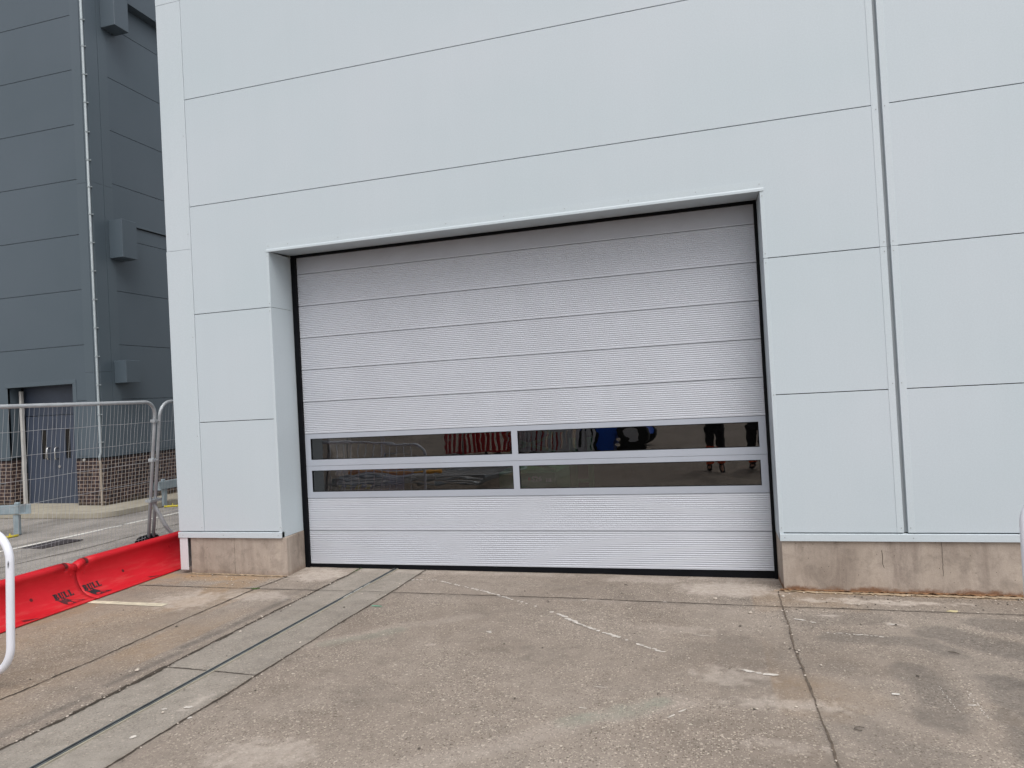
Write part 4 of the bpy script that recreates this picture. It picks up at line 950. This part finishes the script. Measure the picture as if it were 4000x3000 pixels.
mb = MB(); mb.box(-.04, .035, 3.36, 3.55, .745, .775); mb.tube([(-.03, 3.45, .76), (.10, 3.55, .45), (.26, 3.78, .06)], .022, 8); mb.build('brace', M['steel'], f1)
tag(f1, 'long leaning steel mesh fence panel in front of the dark double doors', 'fence panel', 'steel mesh fence panels behind the red barrier')
f2 = copy_tree(f1)
for ch in list(f2.children):
    if ch.name.startswith(('coupler', 'brace')): bpy.data.objects.remove(ch)
place_fence(f2, .09); tag(f2, 'steel mesh fence panel whose far part disappears behind the pale building', 'fence panel', 'steel mesh fence panels behind the red barrier')
def fence_foot(x, y, lab):
    mb = MB(); pts = []
    for k in range(13):
        a = math.pi * k / 12; pts.append((.17 * math.cos(a), .355 * math.sin(a)))
    mb.prism([(p[0], p[1]) for p in pts], -.11, .11, 'y'); o = mb.build('fence_foot', M['black'], bevel=.01); o.location = (x, y, gz(x, y) + .004); o.rotation_euler = (0, 0, rad(8)); tag(o, lab, 'fence foot')
fence_foot(-2.22, .36, 'black rubber block under the joined posts of the mesh fence')

# ------------------------------------------------------------------ RED BARRIERS
bu = Vector((-.071, .998, 0)).normalized(); bn = Vector((-bu.y, bu.x, 0))      # bn points away from the yard (towards -x)
TOE = Vector((-1.4935, -1.055, 0))
prof = [(0, .0), (.0, .010), (.03, .013), (.06, .019), (.085, .026), (.108, .035), (.131, .047), (.151, .062), (.169, .080), (.183, .10), (.205, .141), (.223, .187), (.229, .23), (.229, .27), (.222, .303), (.213, .322), (.211, .342), (.222, .360), (.245, .372), (.27, .374), (.30, .362), (.312, .335), (.312, .0)]
arcl = [0]
for a, b_ in zip(prof[:-1], prof[1:]): arcl.append(arcl[-1] + math.hypot(b_[0] - a[0], b_[1] - a[1]))
def prof_at(L):
    for i in range(len(prof) - 1):
        if L <= arcl[i + 1]:
            t_ = (L - arcl[i]) / max(1e-9, arcl[i + 1] - arcl[i]); a, b_ = prof[i], prof[i + 1]
            dx, dz = b_[0] - a[0], b_[1] - a[1]; m_ = math.hypot(dx, dz)
            return a[0] + dx * t_, a[1] + dz * t_, -dz / m_, dx / m_          # point and outward normal (towards yard/up)
    return prof[-1][0], prof[-1][1], 0, 1
def bar_pt(s, q, z):                 # local coordinates of a barrier at its near-toe origin
    p = bu * s + bn * q; return Vector((p.x, p.y, z + (-.006 * p.x - .02 * p.y)))
def surf_pt(s, L, off_=.002):
    q, z, nq, nz_ = prof_at(L); return bar_pt(s, q + nq * off_, z + nz_ * off_)
BL = 1.44
def red_barrier(s_start, label, worn):
    org = TOE + bu * s_start; o = empty('red_barrier', (org.x, org.y, gz(org.x, org.y) + .006))
    mb = MB(); stations = [.004, .05, .10, .105, .14, .145, .30, .5, .72, .94, 1.14] + ([1.34, 1.6] if BL > 1.8 else []) + [BL - .145, BL - .14, BL - .105, BL - .10, BL - .05, BL - .004]; c = len(prof); vs = []
    for s in stations:
        for (q, z) in prof:
            # top bead tapers down at the ends where two units interlock
            k = 0.0
            if z > .30:
                e = min(s, BL - s); k = max(0, 1 - e / .09) * .035
                notch = (.102 < s < .142) or (BL - .142 < s < BL - .102)
                if notch and q < .30 and z > .315: k += .030; q = q + .02
            vs.append(bar_pt(s, q, z - k))
    fs = [(i * c + j, (i + 1) * c + j, (i + 1) * c + j + 1, i * c + j + 1) for i in range(len(stations) - 1) for j in range(c - 1)]
    fs += [(i * c + c - 1, (i + 1) * c + c - 1, (i + 1) * c, i * c) for i in range(len(stations) - 1)]
    fs += [tuple(range(c)), tuple((len(stations) - 1) * c + j for j in range(c - 1, -1, -1))]
    mb.add(vs, fs); b_ = mb.build('moulding', M['red'], o)
    for p in b_.data.polygons: p.use_smooth = len(p.vertices) == 4
    def disc(name, s, L, r, mat, off_, n=14, stretch=1.0):
        mb = MB(); mb.add([surf_pt(s + r * math.cos(2 * math.pi * k / n) * stretch, L + r * math.sin(2 * math.pi * k / n), off_) for k in range(n)], [tuple(range(n))]); return mb.build(name, mat, o)
    # slots in the top bead
    for s in (.122, BL - .122):
        mb = MB(); vs = []
        for L in [arcl[15] + (arcl[20] - arcl[15]) * k / 6 for k in range(7)]:
            for ds in (-.017, .017): vs.append(surf_pt(s + ds, L, .0005))
        mb.add(vs, [(2 * i, 2 * i + 1, 2 * i + 3, 2 * i + 2) for i in range(6)]); mb.build('bead_slot', M['reddark'], o)
    disc('drain_hole', .57, .262, .017, M['reddark'], .0015)
    for s in ((.09, 1.33, 1.56, BL - .06) if BL > 1.8 else (.09, BL - .06)):                                     # dimples: shallow dished caps
        L0 = .372; mb = MB(); n = 14; vs = []
        for rr, d_ in ((.017, .0012), (.014, .004), (.008, .0025), (0.0008, .0018)):
            vs += [surf_pt(s + rr * math.cos(2 * math.pi * k / n), L0 + rr * math.sin(2 * math.pi * k / n), d_) for k in range(n)]
        mb.add(vs, [(a * n + k, a * n + (k + 1) % n, (a + 1) * n + (k + 1) % n, (a + 1) * n + k) for a in range(3) for k in range(n)] + [tuple(3 * n + k for k in range(n))]); mb.build('dimple', M['red'], o, smooth=True)
    mb = MB(); mb.add([surf_pt(.77, .085, .0016), surf_pt(.89, .018, .0016), surf_pt(.83, .024, .0016), surf_pt(.77, .045, .0016)], [(0, 1, 2, 3)]); mb.build('foot_pocket', M['reddark'], o)
    # stencil: BULL over a charging bull's head
    def put(me, s0, L0, name, mat):
        bm = bmesh.new(); bm.from_mesh(me); bmesh.ops.triangulate(bm, faces=bm.faces)
        for _ in range(2):
            es = [e for e in bm.edges if e.calc_length() > .012]
            if es: bmesh.ops.subdivide_edges(bm, edges=es, cuts=1); bmesh.ops.triangulate(bm, faces=bm.faces)
        for v in bm.verts:
            p = surf_pt(s0 + v.co.x, L0 + v.co.y, .0022); v.co = p
        bm.to_mesh(me); bm.free(); link(name, me, mat, o)
    # slab letters built from blocks, as on the stencil
    def word():
        mb = MB(); H = .060; W = .046; st = .020; gp = .0035
        def rect(x, y, w_, h_): mb.add([(x, y, 0), (x + w_, y, 0), (x + w_, y + h_, 0), (x, y + h_, 0)], [(0, 1, 2, 3)])
        x = 0
        rect(x, 0, .026, .010); rect(x, H - .010, .026, .010); rect(x + .006, .010, st - .002, H - .020)   # B
        mb.add([(x + .020 + .0 + .006, H, 0), (x + .038, H - .004, 0), (x + .043, H - .013, 0), (x + .040, H - .026, 0), (x + .034, H / 2, 0), (x + .020, H / 2 + .003, 0), (x + .020, H / 2 + .010, 0), (x + .030, H / 2 + .013, 0), (x + .030, H - .012, 0), (x + .026, H - .010, 0)], [tuple(range(9, -1, -1))])
        mb.add([(x + .026, 0, 0), (x + .040, .004, 0), (x + .046, .014, 0), (x + .043, .026, 0), (x + .034, H / 2, 0), (x + .020, H / 2 - .003, 0), (x + .020, H / 2 - .010, 0), (x + .031, H / 2 - .012, 0), (x + .031, .012, 0), (x + .026, .010, 0)], [tuple(range(10))])
        x += W + gp                                                                                       # U
        rect(x, H - .009, .022, .009); rect(x + .028, H - .009, .018, .009); rect(x + .004, .014, st - .002, H - .023); rect(x + .032, .014, .010, H - .023)
        mb.add([(x + .004, .014, 0), (x + .010, .003, 0), (x + .023, 0, 0), (x + .037, .003, 0), (x + .042, .014, 0), (x + .032, .014, 0), (x + .028, .010, 0), (x + .020, .010, 0), (x + .018, .014, 0)], [tuple(range(9))])
        for _ in range(2):                                                                                 # L L
            x += W + gp
            rect(x, H - .009, .024, .009); rect(x + .005, .009, st - .002, H - .018); rect(x, 0, .042, .009); rect(x + .034, .009, .008, .011)
        me = bpy.data.meshes.new('word'); me.from_pydata(mb.v, [], mb.f); return me
    w_ = word()
    for v in w_.vertices: v.co.x *= 1.13; v.co.y *= 1.10
    put(w_, .022, .180, 'lettering', M['ink'])
    def flat(polys):
        mb = MB()
        for P in polys: mb.add([(.03 + (x - 1050) / 600 * .227, v * .115, 0) for x, v in P], [tuple(range(len(P)))])
        me = bpy.data.meshes.new('emblem'); me.from_pydata(mb.v, [], mb.f); return me
    put(flat([[(1060, 1.0), (1100, .78), (1115, .46), (1150, .13), (1230, 0), (1330, 0), (1450, .0), (1640, .0), (1650, .06), (1500, .37), (1380, .64), (1310, .9), (1280, 1.1), (1255, 1.1), (1230, .81), (1200, 1.05), (1170, .84), (1120, .95)]]), 0, .066, 'emblem', M['ink_worn'] if worn else M['ink'])
    m0 = surf_pt; L_ = .066
    gaps = flat([[(1180, .20), (1215, .12), (1290, .10), (1312, .24), (1290, .36), (1215, .38)], [(1350, .44), (1375, .30), (1470, .18), (1500, .22), (1440, .40), (1380, .52)], [(1340, .14), (1480, .08), (1540, .10), (1470, .13), (1345, .2)]] if not worn else
                [[(1175, .16), (1215, .06), (1290, .05), (1330, .24), (1290, .38), (1215, .40)], [(1350, .46), (1375, .26), (1480, .16), (1520, .22), (1440, .42), (1380, .54)], [(1340, .16), (1400, .02), (1540, .03), (1580, .10), (1470, .14), (1345, .24)]])
    bm = bmesh.new(); bm.from_mesh(gaps)
    for v in bm.verts: v.co = surf_pt(v.co.x, L_ + v.co.y, .0032)
    bm.to_mesh(gaps); bm.free(); link('emblem_gap', gaps, M['red'], o)
    tag(o, label, 'barrier', 'red plastic barrier units'); return o
red_barrier(-1.44, 'nearest red moulded barrier with a worn bull stencil, behind the left white tube', True)
# stencil of the nearer unit sits by its far end: slide lettering along the moulding
def shift_stencil(o, ds):
    for ch in o.children:
        if ch.name.startswith(('lettering', 'emblem')): ch.location = bar_pt(ds, 0, 0) - bar_pt(0, 0, 0)
rb = [o for o in COL.objects if o.name.startswith('red_barrier')]
shift_stencil(rb[0], 1.10)
for ch in rb[0].children:
    if ch.name.startswith('drain_hole'): ch.location = bar_pt(.34, 0, 0) - bar_pt(0, 0, 0)
    if ch.name.startswith('foot_pocket'): ch.location = bar_pt(-.09, 0, 0)
BL = 2.0
red_barrier(0.0, 'red moulded barrier with a clear black bull stencil, its far end behind the pale building', False)

# ------------------------------------------------------------------ WHITE TUBE BARRIERS at both edges of the frame
def tube_barrier(label, W=2.1):
    o = empty('crowd_barrier'); pts = []; r = .19; z0, z1 = .13, 1.06
    def cornr(cx, cz, a0):
        return [(cx + r * math.cos(a0 + math.pi / 2 * k / 8), 0, cz + r * math.sin(a0 + math.pi / 2 * k / 8)) for k in range(9)]
    pts = cornr(-r, z1 - r, 0) + cornr(-W + r, z1 - r, math.pi / 2) + cornr(-W + r, z0 + r, math.pi) + cornr(-r, z0 + r, 3 * math.pi / 2)
    mb = MB(); mb.tube(pts, .0245, 14, closed=True); mb.build('frame', M['white_tube'], o, smooth=True)
    for k in range(1, 14):
        x = -.24 - (W - .48) * (k - 1) / 12; mb = MB(); mb.tube([(x, 0, z0), (x, 0, z1)], .008, 8); mb.build('bar', M['white_tube'], o, smooth=True)
    for x in (-.45, -W + .45):
        mb = MB(); mb.tube([(x, 0, z0), (x, -.02, .04), (x, -.26, .02)], .014, 8); mb.tube([(x, 0, .08), (x, .04, .03), (x, .26, .02)], .014, 8); mb.build('foot', M['white_tube'], o, smooth=True)
    tag(o, label, 'barrier'); return o
tl = tube_barrier('white painted tube barrier cut by the left edge, in front of the red barrier'); tl.location = (-.128, -3.0, gz(-.1, -3.0) - .03); tl.rotation_euler = (0, .045, 0)
m_ = MB(); m_.add([(.0278 * math.cos(a) - .0, -.0278 * math.sin(a), z) for a, z in ((1.15, .86), (1.0, .885), (.9, .862), (1.05, .83))], [(0, 1, 2, 3)])
ch = m_.build('paint_chip', M['black'], tl); ch.location = (0.0015, -.0015, 0)
tr_ = tube_barrier('white painted tube barrier cut by the right edge, in front of the right plinth'); tr_.rotation_euler = (0, 0, math.pi); tr_.location = (5.962, -2.0, gz(5.95, -2) + .07 - .0)

# ------------------------------------------------------------------ things behind the camera that the door glass reflects
def person(x, y, rz, label, coat, trouser):
    o = empty('person', (x, y, gz(x, y)), rz)
    def grow(name, V, E, Rr, mat, sub=2):
        me = bpy.data.meshes.new(name); me.from_pydata(V, E, []); ob = bpy.data.objects.new(name, me); COL.objects.link(ob)
        sk = ob.modifiers.new('s', 'SKIN'); sk.use_smooth_shade = True
        for i, r in enumerate(Rr): me.skin_vertices[0].data[i].radius = (r if isinstance(r, tuple) else (r, r))
        me.skin_vertices[0].data[0].use_root = True
        sb = ob.modifiers.new('u', 'SUBSURF'); sb.levels = sub; sb.render_levels = sub
        bpy.context.view_layer.update()
        m2 = bpy.data.meshes.new_from_object(ob.evaluated_get(bpy.context.evaluated_depsgraph_get())); m2.name = name
        COL.objects.unlink(ob); bpy.data.objects.remove(ob); r_o = link(name, m2, mat, o, True)
        return r_o
    hipz = .93
    V = [(0, 0, hipz), (0, 0, 1.12), (0, .0, 1.32), (0, 0, 1.44), (0, .01, 1.53), (0, .02, 1.60), (0, .015, 1.70), (0, .01, 1.745)]
    R_ = [(.15, .11), (.14, .10), (.17, .11), (.09, .07), (.055, .055), (.07, .085), (.078, .095), (.05, .06)]
    E_ = [(0, 1), (1, 2), (2, 3), (3, 4), (4, 5), (5, 6), (6, 7)]
    for s in (-1, 1):
        n = len(V); V += [(s * .10, 0, .86), (s * .11, .01, .48), (s * .12, -.01, .10), (s * .13, .12, .04)]; R_ += [.10, .065, .045, (.045, .03)]; E_ += [(0, n), (n, n + 1), (n + 1, n + 2), (n + 2, n + 3)]
        n = len(V); V += [(s * .17, 0, 1.40), (s * .24, .0, 1.13), (s * .16, .26, 1.20), (s * .08, .34, 1.28)]; R_ += [.06, .045, .034, (.036, .018)]; E_ += [(3, n), (n, n + 1), (n + 1, n + 2), (n + 2, n + 3)]
        h = n + 3; hx, hy, hz = V[h]
        for k in range(4):
            m = len(V); V += [(hx - s * .03, hy + .035 - k * .002, hz + .045 - .02 * k), (hx - s * .06, hy + .045, hz + .045 - .02 * k)]; R_ += [.009, .008]; E_ += [(h, m), (m, m + 1)]
        m = len(V); V += [(hx - s * .02, hy - .02, hz + .04), (hx - s * .045, hy - .005, hz + .05)]; R_ += [.010, .009]; E_ += [(h, m), (m, m + 1)]
    grow('body', V, E_, R_, M['skin'])
    grow('jacket', [(0, 0, .98), (0, 0, 1.2), (0, 0, 1.36), (0, 0, 1.44)] + [(s * q, yy, zz) for s in (-1, 1) for q, yy, zz in ((.17, 0, 1.40), (.245, 0, 1.13), (.17, .24, 1.19))] + [(0, 0, .80)], [(0, 1), (1, 2), (2, 3), (3, 4), (4, 5), (5, 6), (3, 7), (7, 8), (8, 9), (0, 10)],
         [(.19, .14), (.175, .13), (.19, .13), (.11, .09), .075, .06, .045, .075, .06, .045, (.20, .15)], coat)
    Vt = [(0, 0, .92)]; Et = []; Rt = [(.16, .12)]
    for s in (-1, 1):
        n = len(Vt); Vt += [(s * .10, 0, .84), (s * .11, .01, .48), (s * .12, -.01, .12)]; Et += [(0, n), (n, n + 1), (n + 1, n + 2)]; Rt += [.115, .085, .075]
    grow('trousers', Vt, Et, Rt, trouser)
    for s in (-1, 1):
        grow('boot', [(s * .12, -.01, .16), (s * .12, -.01, .06), (s * .13, .13, .045)], [(0, 1), (1, 2)], [.062, .06, (.055, .04)], M['blackcloth'])
        mb = MB(); mb.tube([(s * .118, -.01, .17), (s * .115, 0, .30), (s * .112, .005, .46)], [.082, .088, .09], 16); mb.build('gaiter', M['orange'], o)
    grow('hair', [(0, -.005, 1.72), (0, -.02, 1.76), (0, .02, 1.775)], [(0, 1), (1, 2)], [(.085, .10), (.08, .09), (.05, .05)], M['hair'])
    mb = MB(); mb.tube([(0, .10, 1.68), (0, .125, 1.66), (0, .11, 1.65)], [.008, .013, .009], 8); mb.build('nose', M['skin'], o, smooth=True)
    for s in (-1, 1):
        mb = MB(); mb.tube([(s * .03, .093, 1.69), (s * .03, .102, 1.69)], .011, 8); mb.build('eye', M['letter'], o); mb = MB(); mb.tube([(s * .078, 0, 1.66), (s * .092, -.005, 1.68)], .02, 8); mb.build('ear', M['skin'], o, smooth=True)
    tag(o, label, 'person'); return o
person(4.42, -6.95, 0.0, 'person in black with orange shin bands and raised hands, reflected in the door glass', M['blackcloth'], M['blackcloth'])
person(5.22, -6.85, .15, 'person in black at the right end of the door glass reflection', M['blackcloth'], M['blackcloth'])

def slat_barrier(mat):
    o = empty('plastic_barrier'); mb = MB(); mb.box(-1.0, 1.0, -.02, .02, .92, 1.0); mb.box(-1.0, 1.0, -.02, .02, .12, .18); mb.box(-1.0, -.94, -.02, .02, .18, .92); mb.box(.94, 1.0, -.02, .02, .18, .92); mb.box(-.94, .94, -.02, .02, .70, .76); mb.build('frame', mat, o, bevel=.008)
    for k in range(12): mb = MB(); x = -.86 + k * .156; mb.box(x - .038, x + .038, -.012, .012, .18, .70); mb.build('slat', mat, o)
    for x in (-.6, .6): mb = MB(); mb.box(x - .04, x + .04, -.25, .25, 0, .11); mb.build('foot', M['tyre'], o, bevel=.01)
    return o
proto = slat_barrier(M['redplastic2'])
for i, (x, y, a, tilt, lab) in enumerate(((-1.9, -10.9, .1, 0, 'red slatted plastic barrier standing alone left of the stacked ones'), (-.4, -11.3, .5, 12, 'red slatted barrier leaning on the stack behind the camera'), (-1.2, -11.6, -.3, -10, 'red slatted barrier behind the red one standing alone'))):
    o = proto if i == 0 else copy_tree(proto); o.location = (x, y, gz(x, y)); o.rotation_euler = (rad(tilt), 0, a); tag(o, lab, 'barrier', 'slatted barriers stored across the yard')
pw = slat_barrier(M['whiteplastic'])
for i, (x, y, a, tilt, lab) in enumerate(((-.2, -10.8, .25, 14, 'pale grey slatted barrier at the front of the stack'), (.35, -11.0, .05, 18, 'pale grey slatted barrier in the middle of the stack'), (.1, -11.6, -.2, 8, 'pale grey slatted barrier at the back of the stack'))):
    o = pw if i == 0 else copy_tree(pw); o.location = (x, y, gz(x, y)); o.rotation_euler = (rad(tilt), 0, a); tag(o, lab, 'barrier', 'slatted barriers stored across the yard')
# stack of mesh panels on the ground and one standing
for k in range(4):
    c = copy_tree(f2); c.matrix_world = Matrix.Translation((-3.3 + .1 * k, -4.95 - .12 * k, gz(-2, -5) + .06 + .05 * k)) @ Matrix.Rotation(rad(-88 + 3 * k), 4, 'Z') @ Matrix.Rotation(rad(90), 4, 'Y')
    tag(c, ('bottom', 'second', 'third', 'topmost')[k] + ' mesh fence panel of the flat stack reflected in the lower left pane', 'fence panel', 'mesh fence panels lying in a stack')
c = copy_tree(f2); c.matrix_world = Matrix.Translation((-5.6, -10.4, gz(-4, -10))) @ Matrix.Rotation(rad(-92), 4, 'Z'); tag(c, 'upright mesh fence panel far across the yard, left of the red slatted barrier', 'fence panel')
# orange tubes on the stack
for i, (y, a, lab) in enumerate(((-5.0, .05, 'straight orange pole lying on the stacked mesh panels'), (-5.3, .2, 'slanting orange pole lying across the stacked mesh panels'))):
    mb = MB(); mb.tube([(-1, 0, 0), (0, 0, .01), (1, 0, 0)], .03, 8); o = mb.build('orange_pole', M['amber'], smooth=True); o.location = (-1.6 + .2 * i, y, gz(-2, -5) + .32 + .07 * i); o.rotation_euler = (0, 0, a); tag(o, lab, 'pole', 'orange poles on the panel stack')
# blue compact tractor
tr = empty('compact_tractor', (1.75, -12.4, gz(2, -12.6)), .12)
def bxs(name, mat, boxes, bevel=.03, seg=2):
    mb = MB()
    for b_ in boxes: mb.box(*b_)
    return mb.build(name, mat, tr, bevel=bevel, seg=seg)
mb = MB(); mb.prism([(-.95, .16), (-.95, .82), (-.80, .92), (-.1, .98), (.05, .75), (.05, .16)], -.40, .40, 'y'); mb.build('bonnet', M['bluepaint'], tr, bevel=.03, seg=2)
mb = MB(); mb.prism([(.0, .36), (.0, .70), (.30, .72), (.85, .95), (1.0, .9), (1.0, .45), (.7, .36)], -.42, .42, 'y'); mb.build('rear_body', M['bluepaint'], tr, bevel=.03, seg=2)
mb = MB(); mb.prism([(.30, .76), (.30, .86), (.62, .90), (.72, 1.25), (.80, 1.25), (.74, .80)], -.22, .22, 'y'); mb.build('seat', M['tyre'], tr, bevel=.02)
mb = MB(); mb.tube([(.1, 0, .8), (-.02, 0, 1.12)], .02, 8); mb.tube([(-.02 + .04 * math.sin(a), .17 * math.cos(a), 1.12 + .16 * math.sin(a)) for a in [k * .524 for k in range(12)]], .015, 6, closed=True); mb.build('steering_wheel', M['tyre'], tr)
for (x, s, r, wdt) in ((-.7, 1, .30, .16), (-.7, -1, .30, .16), (.6, 1, .46, .24), (.6, -1, .46, .24)):
    y = s * (.36 + wdt / 2); wheel = empty('wheel'); wheel.parent = tr; wheel.location = (x, y, r)
    mb = MB(); mb.tube([(0, -wdt / 2, 0), (0, -wdt * .4, 0), (0, wdt * .4, 0), (0, wdt / 2, 0)], [r * .86, r, r, r * .86], 24); mb.build('tyre', M['tyre'], wheel)
    mb = MB(); mb.tube([(0, -wdt / 2 - .006, 0), (0, wdt / 2 + .006, 0)], r * .5, 20); mb.build('rim', M['whiteplastic'], wheel)
mb = MB(); mb.tube([(.80, -.35, .95), (.80, -.35, 1.75), (.80, -.2, 1.85), (.80, .2, 1.85), (.80, .35, 1.75), (.80, .35, .95)], .03, 8); mb.build('roll_bar', M['tyre'], tr)
tag(tr, 'blue compact tractor with black tyres parked across the yard, reflected in the upper right pane', 'tractor')
